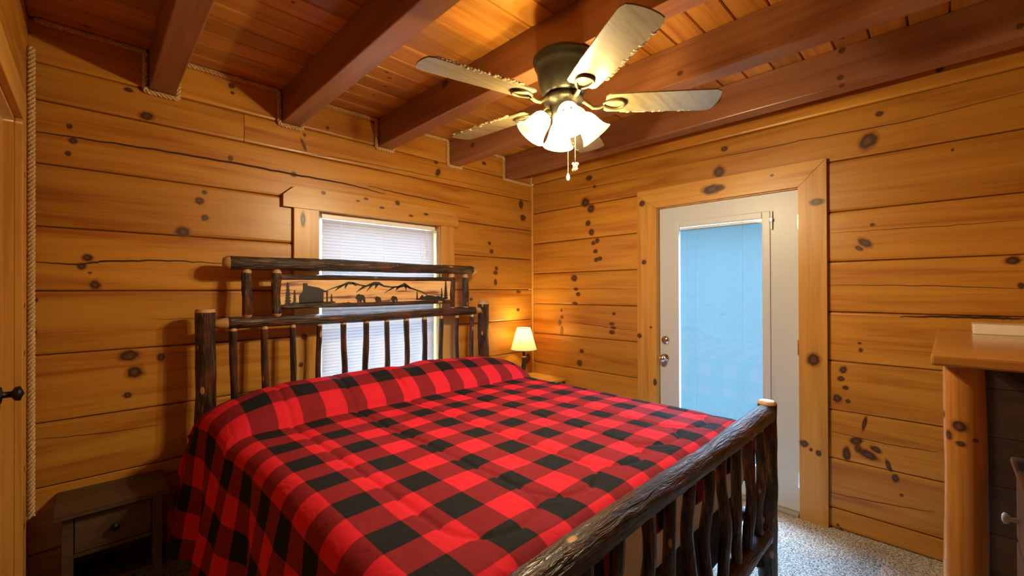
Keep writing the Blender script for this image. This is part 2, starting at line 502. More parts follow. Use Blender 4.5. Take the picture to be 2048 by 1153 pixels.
wall_front = core.build('wall_front', M['pine_x'], kind='structure')
for i in range(len(backz) - 1):
    b = MB(); b.prism(log_prof(backz[i], backz[i + 1], YF, YF - 0.05), 0, XL, 0.0); b.build('log', M['pine_x'], wall_front)

# ceiling: tongue-and-groove boards across the beams
core = MB(); core.box((XL - 0.16, YF - 0.16, ZC + 0.02), (0.2, 0.2, ZC + 0.12))
ceiling = core.build('ceiling', M['ceil'], kind='structure')
BW = 0.1385
BEAM_X = [-2.921, -2.292, -1.652, -1.020, -0.387]
BEAM_W, BEAM_Z = 0.108, 2.455
y = 0.0; k = 0
while y > YF:
    y1 = max(y - BW, YF)
    cut = BEAM_X[(k * 3) % 5] + BEAM_W / 2
    for a, bq in ((XL, cut), (cut, 0.0)):
        b = MB()
        b.prism([(y - 0.001, ZC + 0.02), (y - 0.0015, ZC + 0.009), (y - 0.006, ZC), (y1 + 0.006, ZC), (y1 + 0.0015, ZC + 0.009), (y1 + 0.001, ZC + 0.02)], 0, a + 0.0006, bq - 0.0006)
        b.build('ceiling_board', M['ceil'], ceiling)
    y = y1; k += 1
ORD = ['over the left bedside', 'second from the left wall, over the bed', 'carrying the ceiling fan', 'just right of the ceiling fan', 'nearest the glazed door wall']
beam_objs = []
for i, bx in enumerate(BEAM_X):
    b = MB(); b.box((bx, YF, BEAM_Z), (bx + BEAM_W, 0.0, ZC), ch=0.006)
    o = b.build('ceiling_beam', M['beam'])
    tag(o, 'red-brown stained ceiling beam ' + ORD[i], 'beam', 'ceiling beams')
    beam_objs.append(o)
# corner bead
b = MB(); b.sweep([(-0.004, -0.004, 0.0), (-0.004, -0.004, BEAM_Z - 0.02)], 0.011, 10)
b.build('trim_1', M['trim_z'], kind='structure', smooth=True)

# ------------------------------------------------------------------ knots and checks in the wood
_kmesh = None
def knot(parent, p, ax, sx, sz, rot=0.0, sgn=-1):
    """flush oval knot: p on the face, ax the face's normal axis, sx / sz half sizes"""
    global _kmesh
    if _kmesh is None:
        n = 20
        _kmesh = {}
    key = (ax, sgn)
    if key not in _kmesh:
        n = 20; vs = [(0, 0)] + [(math.cos(2 * PI * k / n), math.sin(2 * PI * k / n)) for k in range(n)]
        def P(a, c):
            return {0: (0, a, c), 1: (a, 0, c), 2: (a, c, 0)}[ax]
        me = bpy.data.meshes.new('knot')
        me.from_pydata([P(*v) for v in vs], [], [(0, 1 + k, 1 + (k + 1) % n) for k in range(n)])
        uvl = me.uv_layers.new(name='UVMap')
        for lp in me.loops: uvl.data[lp.index].uv = vs[lp.vertex_index]
        me.materials.append(M['knot'])
        _kmesh[key] = me
    o = bpy.data.objects.new('knot', _kmesh[key]); COL.objects.link(o)
    o.parent = parent
    q = Vector(p) - wloc(parent); q[ax] += sgn * 0.0007
    o.location = q
    sc = {0: (1, sx, sz), 1: (sx, 1, sz), 2: (sx, sz, 1)}[ax]
    o.scale = sc
    e = [0, 0, 0]; e[ax] = rot; o.rotation_euler = e
    return o

def pick(logs, u, z):
    best = None
    for a, bq, z0, z1, o in logs:
        if a <= u <= bq and z0 <= z <= z1: return o, z0, z1
    return None, 0, 0

KG = 1.25   # outer halo of a knot compared with its dark core
def wall_knots(lst, wall):
    for q in lst:
        px, py, rx, ry = q[:4]; rot = q[4] if len(q) > 4 else 0
        if wall == 'back':
            p = on(px, py, 1, 0); u = p.x; p2 = on(px + rx, py, 1, 0); p3 = on(px, py - ry, 1, 0); logs = back_logs
            a, c = abs(p2.x - p.x), abs(p3.z - p.z); ax = 1
        else:
            p = on(px, py, 0, 0); u = p.y; p2 = on(px + rx, py, 0, 0); p3 = on(px, py - ry, 0, 0); logs = right_logs
            a, c = abs(p2.y - p.y), abs(p3.z - p.z); ax = 0
        o, z0, z1 = pick(logs, u, p.z)
        if o: knot(o, p, ax, a * KG * 1.3, c * KG * 1.3, rot)
wall_knots([(257, 180, 10, 4), (293, 232, 14, 8, -0.3), (139, 253, 6, 5), (146, 282, 9, 6), (136, 307, 6, 5), (463, 172, 6, 5), (465, 186, 4, 3), (461, 317, 5, 5), (587, 349, 6, 5),
    (409, 385, 5, 4), (399, 402, 9, 7), (410, 436, 7, 6), (366, 464, 14, 10), (175, 516, 11, 7), (163, 533, 9, 7), (180, 546, 4, 2), (190, 570, 11, 9, -0.4), (69, 600, 7, 6), (68, 665, 6, 8),
    (258, 712, 20, 11), (270, 745, 17, 12, 0.2), (255, 791, 8, 6), (322, 715, 8, 8), (983, 503, 3.5, 4), (979, 487, 3, 3), (993, 537, 3, 4), (991, 546, 4, 4), (991, 565, 3, 6), (1037, 584, 4, 3), (1036, 620, 3, 3), (942, 599, 3, 3),
    (609, 270, 3, 3), (655, 256, 3, 3), (872, 325, 4, 3), (876, 345, 4, 8, 0.5), (607, 290, 3, 12, -0.4), (1042, 409, 4, 8), (1046, 436, 5, 6), (745, 245, 3, 2), (1055, 718, 5, 10, 0.4), (968, 327, 4, 3)], 'back')
wall_knots([(1178, 356.5, 6, 5), (1189, 373.6, 3, 3), (1171, 405, 8, 9), (1182, 417.6, 7, 8), (1176, 447, 5, 5), (1183, 465, 5, 6), (1194.5, 481.6, 4, 5), (1187, 486.5, 4, 4), (1191, 503, 4, 4), (1192.5, 520, 4, 4), (1200, 517.5, 4, 4),
    (1148.5, 557, 6, 6), (1152, 578.7, 4, 3), (1156.6, 589, 4, 4), (1150, 607, 5, 3), (1123, 621, 2, 3), (1124, 634.5, 3, 3), (1120, 646, 3, 5), (1124, 662, 3, 8), (1228, 628, 3, 3), (1224, 648, 5, 3), (1227, 656, 5, 3), (1224, 665, 5, 4),
    (1163.5, 703, 4, 4), (1159.5, 726.6, 5, 6), (1879, 138, 8, 6), (1759, 228, 8, 5), (1736, 283, 17, 17, 0.6), (1448.6, 298, 7, 5), (1438, 344, 11, 11, 0.5), (2040, 75, 8, 7),
    (1745, 450, 5, 3), (1730, 486, 16, 7, 0.7), (1718, 497, 9, 4, 0.6), (2025, 521, 17, 8), (2042, 572, 7, 6), (1719, 687, 4, 2), (1721.5, 700.7, 4, 4), (1686.5, 740.5, 7, 7, 0.4), (1682, 758, 7, 5), (1691, 776, 6, 4), (1675, 798, 9, 8), (1696, 803, 5, 4),
    (1729, 848, 4, 15, 0.2), (1712, 883, 14, 7, -0.4), (1693, 908, 8, 14), (1736, 910, 22, 8, 0.4), (1752, 900, 12, 6, 0.5), (1716, 897, 7, 9), (1777, 932, 5, 12, -0.3), (1791, 957, 7, 8), (1803, 991, 4, 3), (1676, 1051, 3, 3), (1682, 1059, 4, 3), (1905, 300, 3, 3)], 'right')

def check_line(parent, pts, ax, w, sgn=-1):
    """a drying crack: a thin dark sliver lying in the face, tapering at both ends"""
    n = len(pts); vs = []; fs = []
    for i, p in enumerate(pts):
        h = w * (0.35 + 0.65 * math.sin(PI * min(1, max(0, (i + 0.4) / (n - 0.2))))) / 2
        q = Vector(p); q[ax] += sgn * 0.0010
        vs += [q - Vector((0, 0, h)), q + Vector((0, 0, h))]
    fs = [(2 * i, 2 * i + 2, 2 * i + 3, 2 * i + 1) for i in range(n - 1)]
    b = MB(); b.add(vs, fs); return b.build('check', M['groove'], parent)
rng = random.Random(3)
def check_px(pxs, wall, w):
    ax = 1 if wall == 'back' else 0
    a = [on(px, py, ax, 0) for px, py in pxs]
    pts = []
    for i in range(len(a) - 1):
        for k in range(8):
            q = a[i].lerp(a[i + 1], k / 8); q.z += rng.uniform(-0.0025, 0.0025); pts.append(q)
    pts.append(a[-1])
    mid = pts[len(pts) // 2]
    o, z0, z1 = pick(back_logs if wall == 'back' else right_logs, mid.x if ax == 1 else mid.y, mid.z)
    if o: check_line(o, pts, ax, w)
check_px([(62, 262), (250, 290), (461, 325), (587, 349), (700, 370), (770, 388)], 'back', 0.012)
check_px([(64, 524), (160, 530), (200, 524), (320, 521), (445, 527)], 'back', 0.009)
check_px([(735, 372), (820, 392), (940, 416)], 'back', 0.008)
check_px([(62, 880), (200, 868), (320, 850)], 'back', 0.003)
check_px([(560, 300), (700, 320), (860, 352), (1060, 392)], 'back', 0.004)
check_px([(300, 640), (420, 636), (560, 630)], 'back', 0.003)
check_px([(1068, 578), (1274, 578)], 'right', 0.003)
check_px([(1130, 642), (1200, 653), (1274, 662)], 'right', 0.004)
check_px([(1068, 392), (1180, 375), (1274, 358)], 'right', 0.004)
check_px([(1655, 571), (1850, 572), (2047, 577)], 'right', 0.004)
check_px([(1655, 467), (1850, 455), (2047, 440)], 'right', 0.003)
check_px([(1800, 634), (1900, 634), (2000, 637), (2047, 638)], 'right', 0.012)
check_px([(1400, 322), (1600, 282), (1800, 246), (2047, 185)], 'right', 0.005)
check_px([(1657, 862), (1712, 875), (1780, 890), (1875, 905)], 'right', 0.004)
check_px([(1660, 985), (1740, 1003), (1870, 1025)], 'right', 0.004)
check_px([(1665, 1055), (1740, 1080), (1865, 1115)], 'right', 0.004)

for i, px, py, rx, ry in ((4, 1684, 101, 7, 6), (4, 1681, 155, 7, 5), (4, 1683, 172, 6, 4), (4, 2040, 52, 8, 6), (4, 1432, 200, 10, 8), (3, 1360, 147, 6, 5), (2, 890, 168, 6, 6), (3, 945, 290, 4, 4)):
    p = on(px, py, 0, BEAM_X[i]); 
    if BEAM_Z < p.z < ZC and YF < p.y < 0:
        p2 = on(px + rx, py, 0, BEAM_X[i]); p3 = on(px, py - ry, 0, BEAM_X[i])
        knot(beam_objs[i], p, 0, abs(p2.y - p.y) * 1.6, abs(p3.z - p.z) * 1.6)
cb = [c for c in ceiling.children]
kr = random.Random(11)
for k in range(60):
    x, yy = kr.uniform(XL + 0.05, -0.05), kr.uniform(YF + 0.5, -0.02)
    idx = int(-yy / BW); fr = (-yy / BW) % 1
    if not 0.15 < fr < 0.85: continue
    if any(bx - 0.03 < x < bx + BEAM_W + 0.03 for bx in BEAM_X): continue
    tgt = [c for c in cb if True][min(len(cb) - 1, 2 * idx)]
    knot(tgt, (x, yy, ZC), 2, kr.uniform(0.008, 0.022), kr.uniform(0.006, 0.014), kr.uniform(-0.5, 0.5))

# ------------------------------------------------------------------ twisted ropes
def rope(name, path, r, label):
    pts = [Vector(p) for p in path]
    # round the corners a little and resample evenly
    seg = []
    for i in range(len(pts) - 1):
        L = (pts[i + 1] - pts[i]).length; n = max(2, int(L / 0.006))
        seg += [pts[i].lerp(pts[i + 1], k / n) for k in range(n)]
    seg.append(pts[-1])
    for _ in range(3):
        seg = [seg[0]] + [(seg[i - 1] + seg[i] * 2 + seg[i + 1]) / 4 for i in range(1, len(seg) - 1)] + [seg[-1]]
    b = MB(); up = Vector((0.3, -0.9, 0.2)); frames = []
    for i, p in enumerate(seg):
        t = (seg[min(i + 1, len(seg) - 1)] - seg[max(i - 1, 0)]).normalized()
        a = (up - t * up.dot(t)).normalized(); up = a
        frames.append((p, a, t.cross(a)))
    for s in range(3):
        ln = []
        for i, (p, a, c) in enumerate(frames):
            th = 2 * PI * s / 3 + i * 0.006 / 0.060 * 2 * PI
            ln.append(p + (a * math.cos(th) + c * math.sin(th)) * r * 0.60)
        b.sweep(ln[::1], r * 0.46, 6)
    o = b.build(name, M['rope'], smooth=True)
    tag(o, label, 'rope')
RR = 0.013
path = [(XL + 0.02, -RR, ZC - RR)]
for i, bx in enumerate(BEAM_X):
    zz = ZC - RR
    path += [(bx - RR, -RR, zz), (bx - RR, -RR, BEAM_Z - RR)]
    if i < 4: path += [(bx + BEAM_W + RR, -RR, BEAM_Z - RR), (bx + BEAM_W + RR, -RR, zz)]
path += [(-0.03, -RR, BEAM_Z - RR), (-0.03, -RR, BEAM_Z + 0.09)]
rope('rope', path, RR, 'tan twisted rope stepping along the ceiling edge around the beams')
rope('rope', [(XL + 0.014, -0.062, ZC - 0.16), (XL + 0.014, -0.062, 0.42)], 0.0135, 'tan twisted rope running straight down the left wall corner')

# ------------------------------------------------------------------ window with mini blind
win = MB()
fy0, fy1 = 0.085, 0.165
fr = 0.035
for lo, hi in (((WX0 + .012, fy0, WZ0), (WX0 + .012 + fr, fy1, WZ1 - .012)), ((WX1 - .012 - fr, fy0, WZ0), (WX1 - .012, fy1, WZ1 - .012)),
               ((WX0 + .012, fy0, WZ0), (WX1 - .012, fy1, WZ0 + fr)), ((WX0 + .012, fy0, WZ1 - fr - .012), (WX1 - .012, fy1, WZ1 - .012)), ((WX0 + .012, fy0 + .02, 1.28), (WX1 - .012, fy1 - .01, 1.33))):
    win.box(lo, hi, ch=0.003)
window_1 = win.build('window_1', M['vinyl'], kind='structure')
g = MB(); g.box((WX0 + .04, 0.128, WZ0 + fr), (WX1 - .04, 0.132, 1.28)); g.build('pane', M['glass'], window_1)
g = MB(); g.box((WX0 + .04, 0.118, 1.33), (WX1 - .04, 0.122, WZ1 - fr)); g.build('pane', M['glass'], window_1)
ebox('jamb', (WX0, 0.0, WZ0), (WX0 + 0.012, 0.17, WZ1), M['trim_z'], window_1)
ebox('jamb', (WX1 - 0.012, 0.0, WZ0), (WX1, 0.17, WZ1), M['trim_z'], window_1)
ebox('jamb', (WX0, 0.0, WZ1 - 0.012), (WX1, 0.17, WZ1), M['trim_x'], window_1)
ebox('window_sill', (WX0 - 0.09, -0.06, WZ0 - 0.03), (WX1 + 0.09, 0.085, WZ0), M['trim_x'], window_1, ch=0.005)
cs = ebox('casing', (WX0 - 0.152, -0.026, WZ0), (WX0 + 0.004, 0.0, 1.938), M['trim_z'], window_1, ch=0.004)
cs2 = ebox('casing', (WX1 - 0.004, -0.026, WZ0), (WX1 + 0.125, 0.0, 1.938), M['trim_z'], window_1, ch=0.004)
hd = MB(); hd.prism([(-2.289, 1.936), (-0.945, 1.936), (-0.945, 2.012), (-1.01, 2.066), (-2.222, 2.070), (-2.289, 2.010)], 1, -0.034, 0.0)
hdo = hd.build('header_board', M['trim_x'], window_1)
def trim_knots(o, lst, ax, v):
    for px, py, rx, ry in lst:
        p = on(px, py, ax, v); p2 = on(px + rx, py, ax, v); p3 = on(px, py - ry, ax, v)
        knot(o, p, ax, (p2 - p).length * 1.8, abs(p3.z - p.z) * 1.8)
trim_knots(hdo, [(647, 386, 4, 3), (795, 406, 4, 4), (852, 429, 4, 2), (732, 398, 4, 2), (764, 416, 4, 2), (822, 432, 4, 2), (716, 402, 3, 1.5)], 1, -0.034)
trim_knots(cs, [(606, 439, 4, 12), (608, 674, 5, 5), (602, 730, 4, 4)], 1, -0.026)

BX0, BX1, BY = -2.030, -1.128, 0.058
blind = thing('window_blind', 'white horizontal mini blind hanging in the window behind the headboard', 'blind', ((BX0 + BX1) / 2, BY, WZ0 + 0.01))
ebox('headrail', (BX0, BY - 0.018, WZ1 - 0.05), (BX1, BY + 0.014, WZ1 - 0.014), M['vinyl'], blind)
def slats(b, a0, a1, axis, dpos, z0, z1, pitch, w, tilt, curve=0.0018):
    """slats tilted about their long axis; each a thin curved strip"""
    z = z0
    while z < z1:
        vs = []; n = 3
        for j in range(n):
            t = (j / (n - 1) - 0.5)
            dd = math.cos(tilt) * w * t; dz = math.sin(tilt) * w * t
            bow = curve * (1 - 4 * t * t)
            for e in (a0, a1):
                c = [0, 0, 0]; c[axis] = e; c[1 - axis] = dpos + dd - math.sin(tilt) * bow; c[2] = z + dz + math.cos(tilt) * bow
                vs.append(c)
        b.add(vs, [(2 * j, 2 * j + 1, 2 * j + 3, 2 * j + 2) for j in range(n - 1)])
        z += pitch
sb = MB(); slats(sb, BX0 + .004, BX1 - .004, 0, BY, WZ0 + 0.045, WZ1 - 0.055, 0.0215, 0.025, math.radians(80))
sb.build('slats', M['slat'], blind, kind='stuff', smooth=True)
ebox('bottom_rail', (BX0, BY - 0.012, WZ0 + 0.012), (BX1, BY + 0.012, WZ0 + 0.028), M['vinyl'], blind)
for x in (BX0 + 0.13, (BX0 + BX1) / 2, BX1 - 0.13):
    c = MB(); c.sweep([(x, BY - 0.014, WZ1 - 0.04), (x, BY - 0.014, WZ0 + 0.03)], 0.0011, 5); c.build('ladder_cord', M['cord'], blind)
for dx, zl in ((0.0, 1.715), (0.008, 1.700)):
    c = MB(); x = BX1 - 0.085 + dx
    c.sweep([(x, BY - 0.02, WZ1 - 0.045), (x + 0.003, BY - 0.022, zl)], 0.0012, 5)
    c.lathe([(0.001, 0), (0.004, -0.004), (0.0065, -0.026), (0.001, -0.027)], (x + 0.003, BY - 0.022, zl), 10)
    c.build('pull_cord', M['cord'], blind)

# ------------------------------------------------------------------ glazed door
door = MB()
DX = 0.022
GY0, GY1, GZ0, GZ1 = -2.040, -1.482, 0.24, 1.878
y0, y1, z0, z1 = DY0 + 0.020, DY1 - 0.016, 0.022, 2.036
for lo, hi in (((DX, y0, z0), (DX + 0.044, GY0 - .03, z1)), ((DX, GY1 + .03, z0), (DX + 0.044, y1, z1)), ((DX, GY0 - .03, z0), (DX + 0.044, GY1 + .03, GZ0 - .03)), ((DX, GY0 - .03, GZ1 + .03), (DX + 0.044, GY1 + .03, z1))):
    door.box(lo, hi)
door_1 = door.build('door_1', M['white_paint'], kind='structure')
lf = MB()
for lo, hi in (((DX - .010, GY0 - .048, GZ0 - .045), (DX + .02, GY0, GZ1 + .045)), ((DX - .010, GY1, GZ0 - .045), (DX + .02, GY1 + .048, GZ1 + .045)), ((DX - .010, GY0, GZ0 - .045), (DX + .02, GY1, GZ0)), ((DX - .010, GY0, GZ1), (DX + .02, GY1, GZ1 + .045))):
    lf.box(lo, hi, ch=0.004)
lf.build('lite_frame', M['white_paint'], door_1)
for xx in (DX + 0.012, DX + 0.040):
    g = MB(); g.box((xx - .0015, GY0 - .01, GZ0 - .01), (xx + .0015, GY1 + .01, GZ1 + .01)); g.build('pane', M['glass'], door_1)
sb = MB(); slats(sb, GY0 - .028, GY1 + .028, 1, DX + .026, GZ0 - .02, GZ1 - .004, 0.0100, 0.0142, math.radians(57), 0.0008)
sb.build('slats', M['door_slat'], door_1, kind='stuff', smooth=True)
ebox('blind_headrail', (DX + .018, GY0, GZ1 - .018), (DX + .034, GY1, GZ1), M['vinyl'], door_1, ch=0)
for yy in (GY0 + .125, GY1 - .115):
    c = MB(); c.sweep([(DX + .016, yy, GZ0), (DX + .016, yy, GZ1 - .01)], 0.0010, 5); c.build('ladder_cord', M['grey_cord'], door_1)
ebox('blind_slider', (DX - .018, GY0 - .062, 1.80), (DX - .002, GY0 - .052, 1.92), M['vinyl'], door_1, ch=.002)
ebox('slider_button', (DX - .026, GY0 - .066, 1.852), (DX - .014, GY0 - .050, 1.874), M['chrome'], door_1, ch=.003)
def turned(name, c, prof, mat, parent, R4=None, sides=24):
    b = MB(); b.lathe(prof, c, sides, M4=R4); return b.build(name, mat, parent, smooth=True)
RX = Matrix.Rotation(-PI / 2, 4, 'Y')   # local +z -> world -x (into the room)
turned('door_knob', (DX, -1.366, 0.886), [(0.0005, 0), (0.033, 0), (0.033, 0.006), (0.014, 0.010), (0.012, 0.028), (0.022, 0.036), (0.028, 0.048), (0.024, 0.060), (0.0005, 0.064)], M['chrome'], door_1, RX)
turned('deadbolt', (DX, -1.372, 1.025), [(0.0005, 0), (0.031, 0), (0.029, 0.010), (0.0005, 0.013)], M['chrome'], door_1, RX)
ebox('deadbolt_turn', (DX - .030, -1.377, 1.008), (DX - .010, -1.367, 1.042), M['chrome'], door_1, ch=.003)
for zz in (0.22, 1.05, 1.83):
    ebox('hinge', (DX - .006, DY0 + .012, zz - .05), (DX + .004, DY0 + .026, zz + .05), M['chrome'], door_1, ch=.002)
# jambs, casing with mitred corners, threshold
J = MB()
for lo, hi in (((0.0, DY0, 0), (0.17, DY0 + .016, DZ1)), ((0.0, DY1 - .012, 0), (0.17, DY1, DZ1)), ((0.0, DY0, DZ1 - .012), (0.17, DY1, DZ1))): J.box(lo, hi)
for lo, hi in (((0.067, DY0 + .016, 0.02), (0.085, DY0 + .040, DZ1 - .012)), ((0.067, DY1 - .036, 0.02), (0.085, DY1 - .012, DZ1 - .012)), ((0.067, DY0 + .016, DZ1 - .040), (0.085, DY1 - .012, DZ1 - .012)), ((0.067, DY0 + .016, 0.0), (0.085, DY1 - .012, 0.04))): J.box(lo, hi)
J.build('door_jamb', M['trim_z'], door_1)
CT = 0.028
a0, a1, b0, b1, t0, t1 = -2.395, -2.252, -1.322, -1.163, 2.043, 2.190
c = MB(); c.prism([(a0, 0.0), (a1, 0.0), (a1, t0), (a0, t1)], 0, -CT, 0.0); cr = c.build('casing', M['trim_z'], door_1)
c = MB(); c.prism([(b0, 0.0), (b1, 0.0), (b1, t1 - 0.105), (b1, t1 - .04), (b0, t0)], 0, -CT, 0.0); cl = c.build('casing', M['trim_z'], door_1)
c = MB(); c.prism([(a1 + .001, t0 + .001), (b0 - .001, t0 + .001), (b1, t1 - .038), (b1, t1), (a0 + .003, t1)], 0, -CT, 0.0); ch_ = c.build('casing', M['trim_y'], door_1)
trim_knots(ch_, [(1423, 379, 16, 8), (1440, 376, 8, 5), (1544, 351, 3, 2)], 0, -CT)
trim_knots(cl, [(1284, 407.6, 5, 5), (1288, 524.5, 4, 4), (1279, 672, 4, 4), (1302, 655, 2, 2), (1310, 765, 3, 6)], 0, -CT)
trim_knots(cr, [(1634, 404, 12, 6), (1627, 720, 12, 12), (1637, 907, 5, 5), (1608, 888, 8, 6), (1622, 900, 3, 3)], 0, -CT)
ebox('threshold', (-0.03, DY0 + .016, 0.0), (0.17, DY1 - .012, 0.020), M['threshold'], door_1, ch=.004)

# left wall plank door, recessed in its jamb
ld = MB()
door_2 = None
for i in range(6):
    w = (LDY1 - LDY0 - 0.03) / 6; yy = LDY0 + 0.015 + i * w
    b = MB(); b.box((XL - .062, yy + .001, 0.012), (XL - .025, yy + w - .001, LDZ - .02), ch=.003)
    if i == 0:
        b0_ = MB(); b0_.box((XL - .075, LDY0 + .015, 0.012), (XL - .062, LDY1 - .015, LDZ - .02)); door_2 = b0_.build('door_2', M['trim_z'], kind='structure')
    b.build('plank', M['trim_z'], door_2)
RL = Matrix.Rotation(PI / 2, 4, 'Y')
turned('door_knob', (XL - .025, -0.60, 1.055), [(0.0005, 0), (0.030, 0), (0.028, 0.007), (0.011, 0.010), (0.011, 0.030), (0.024, 0.038), (0.026, 0.050), (0.0005, 0.060)], M['iron'], door_2, RL)
J = MB()
for lo, hi in (((XL - .16, LDY1 - .015, 0), (XL, LDY1, LDZ)), ((XL - .16, LDY0, 0), (XL, LDY0 + .015, LDZ)), ((XL - .16, LDY0, LDZ - .015), (XL, LDY1, LDZ))): J.box(lo, hi)
J.build('door_jamb', M['trim_z'], door_2)
lc = ebox('casing', (XL, LDY1 - .01, 0), (XL + .022, LDY1 + .105, LDZ), M['trim_z'], door_2, ch=.003)
ebox('casing', (XL, LDY0 - .105, 0), (XL + .022, LDY0 + .01, LDZ), M['trim_z'], door_2, ch=.003)
ebox('casing', (XL, LDY0 - .105, LDZ), (XL + .022, LDY1 + .105, LDZ + .115), M['trim_y'], door_2, ch=.003)
for zz in (1.86, 1.36, 1.18, 0.74, 0.52):
    knot(lc, (XL + .022, LDY1 + 0.04, zz), 0, 0.03, 0.016, sgn=1)

# ------------------------------------------------------------------ log bed
HBX0, HBX1, HBY, FBY = -2.703, -0.772, -0.15, -2.27
bed = thing('log_bed', 'rustic hickory log bed with bark on, spindle headboard and footboard', 'bed', ((HBX0 + HBX1) / 2, (HBY + FBY) / 2, 0))
lr = random.Random(21)
def log(name, p0, p1, r0, r1, mat, parent, tip0=0.0, tip1=0.0, n=None, sides=14, wob=0.004, jit=0.035, tipr=0.45):
    """round log with bark; tip0 / tip1 = length of the peeled tapered tenon at each end"""
    p0, p1 = Vector(p0), Vector(p1); L = (p1 - p0).length
    n = n or max(7, int(L / 0.05))
    d = (p1 - p0).normalized()
    a = d.cross(Vector((0.3, 0.5, 0.81))).normalized(); c = d.cross(a)
    ph = [lr.uniform(0, 6.28) for _ in range(4)]
    ts = [i / n for i in range(n + 1)]
    for tl, at in ((tip0, 0), (tip1, 1)):
        if tl > 0:
            e = tl / L
            ts += [abs(at - e), abs(at - e * 0.55), abs(at - e * 0.12)]
    ts = sorted(set(ts))
    pts, rad = [], []
    for t in ts:
        w = wob * math.sin(PI * t)
        pts.append(p0 + d * (L * t) + a * (w * math.sin(5 * t + ph[0]) ) + c * (w * math.sin(7 * t + ph[1])))
        r = r0 + (r1 - r0) * t
        r *= 1 + 0.04 * math.sin(9 * t + ph[2]) + 0.025 * math.sin(23 * t + ph[3])
        for tl, dist in ((tip0, t * L), (tip1, (1 - t) * L)):
            if tl > 0 and dist < tl * 1.02:
                q = dist / tl
                r *= tipr + (1 - tipr) * math.sqrt(max(0, q)) if q < 1 else 1
        rad.append(r)
    mi = []
    for i in range(len(ts) - 1):
        m_ = (ts[i] + ts[i + 1]) / 2 * L
        mi.append(1 if (tip0 > 0 and m_ < tip0) or (tip1 > 0 and L - m_ < tip1) else 0)
    b = MB(); b.sweep(pts, rad, sides, mi=mi, capmi=1, jit=jit, rng=lr)
    return b.build(name, [mat, M['peeled']], parent, smooth=True)
# headboard
log('headboard_post', (HBX0, HBY, 0), (HBX0, HBY, 1.318), 0.050, 0.046, M['bark_z'], bed, tip1=0.018, sides=18, tipr=0.86)
log('headboard_post', (HBX1, HBY, 0), (HBX1, HBY, 1.325), 0.049, 0.046, M['bark_z'], bed, tip1=0.030, sides=18, tipr=0.70)
log('headboard_rail', (HBX0 + 0.03, HBY, 1.236), (HBX1 - 0.03, HBY, 1.243), 0.032, 0.034, M['bark_x'], bed, tip0=0.07, tip1=0.07)
log('top_rail', (-2.625, HBY, 1.567), (-0.850, HBY, 1.578), 0.040, 0.034, M['bark_x'], bed, tip0=0.03, tip1=0.05, tipr=0.55)
log('lower_headboard_rail', (HBX0 + 0.03, HBY, 0.50), (HBX1 - 0.03, HBY, 0.50), 0.036, 0.036, M['bark_x'], bed, tip0=0.06, tip1=0.06)
for k in range(12):
    x = -2.576 + 0.1526 * k
    r = lr.uniform(0.0165, 0.0195)
    log('spindle', (x + lr.uniform(-.006, .006), HBY, 0.505), (x, HBY, 1.222), r * 1.05, r, M['bark_z'], bed, tip0=0.03, tip1=0.028, sides=10, wob=0.007)
for x in (-2.511, -2.360, -1.102, -0.964):
    log('upright', (x, HBY, 1.258), (x, HBY, 1.545), 0.0255, 0.0265, M['bark_z'], bed, tip0=0.022, tip1=0.030, sides=12)
# carved scene panel
PY = HBY - 0.004
px0, px1, pz0, pz1 = -2.345, -1.112, 1.325, 1.488
def panel_mat():
    m, nt, b = new_mat('sunset_stained_panel')
    tc = N(nt, 'ShaderNodeTexCoord'); mp = N(nt, 'ShaderNodeMapping'); mp.inputs['Scale'].default_value = (2.2, 1, 26)
    nt.links.new(tc.outputs['Object'], mp.inputs[0])
    n = N(nt, 'ShaderNodeTexNoise', i_Scale=1.4, i_Detail=2.5, i_Distortion=0.4); nt.links.new(mp.outputs[0], n.inputs['Vector'])
    col = ramp(nt, n.outputs[0], [(0.34, (0.20, 0.08, 0.07)), (0.43, (0.66, 0.40, 0.18)), (0.66, (0.78, 0.54, 0.26))])
    nt.links.new(col, b.inputs['Base Color']); b.inputs['Roughness'].default_value = 0.45
    return m
M['panel'] = panel_mat()
panel = ebox('scene_panel', (px0, PY - 0.009, pz0), (px1, PY + 0.009, pz1), M['panel'], bed, ch=0.002, label='tan wooden panel with black mountain cabin and bear cutouts')
log('panel_rail', (px0 + .005, PY - .004, pz1 + .004), (px1 - .005, PY - .004, pz1 + .010), 0.016, 0.015, M['bark_x'], bed, sides=10, wob=.002)
log('panel_rail', (px0 + .005, PY - .004, pz0 - .006), (px1 - .005, PY - .004, pz0 + .000), 0.015, 0.015, M['bark_x'], bed, sides=10, wob=.002)
SY = PY - 0.009
def cut(name, poly):
    """thin black cutout; the outline is read off the photo in pixels of a 5.12x enlargement"""
    pts = []
    for cx, cy in poly:
        p = on(540 + cx / 5.12, 520 + cy / 5.12, 1, SY); pts.append((p.x, p.z))
    bm = bmesh.new()
    vs = [bm.verts.new((x, SY - 0.004, z)) for x, z in pts]
    f = bm.faces.new(vs)
    r = bmesh.ops.extrude_face_region(bm, geom=[f])
    for v in r['geom']:
        if isinstance(v, bmesh.types.BMVert): v.co.y += 0.005
    bmesh.ops.triangulate(bm, faces=bm.faces[:])
    bmesh.ops.recalc_face_normals(bm, faces=bm.faces[:])
    bm.verts.index_update()
    b = MB(); b.add([v.co[:] for v in bm.verts], [[v.index for v in q.verts] for q in bm.faces]); bm.free()
    return b.build(name, M['black'], panel)
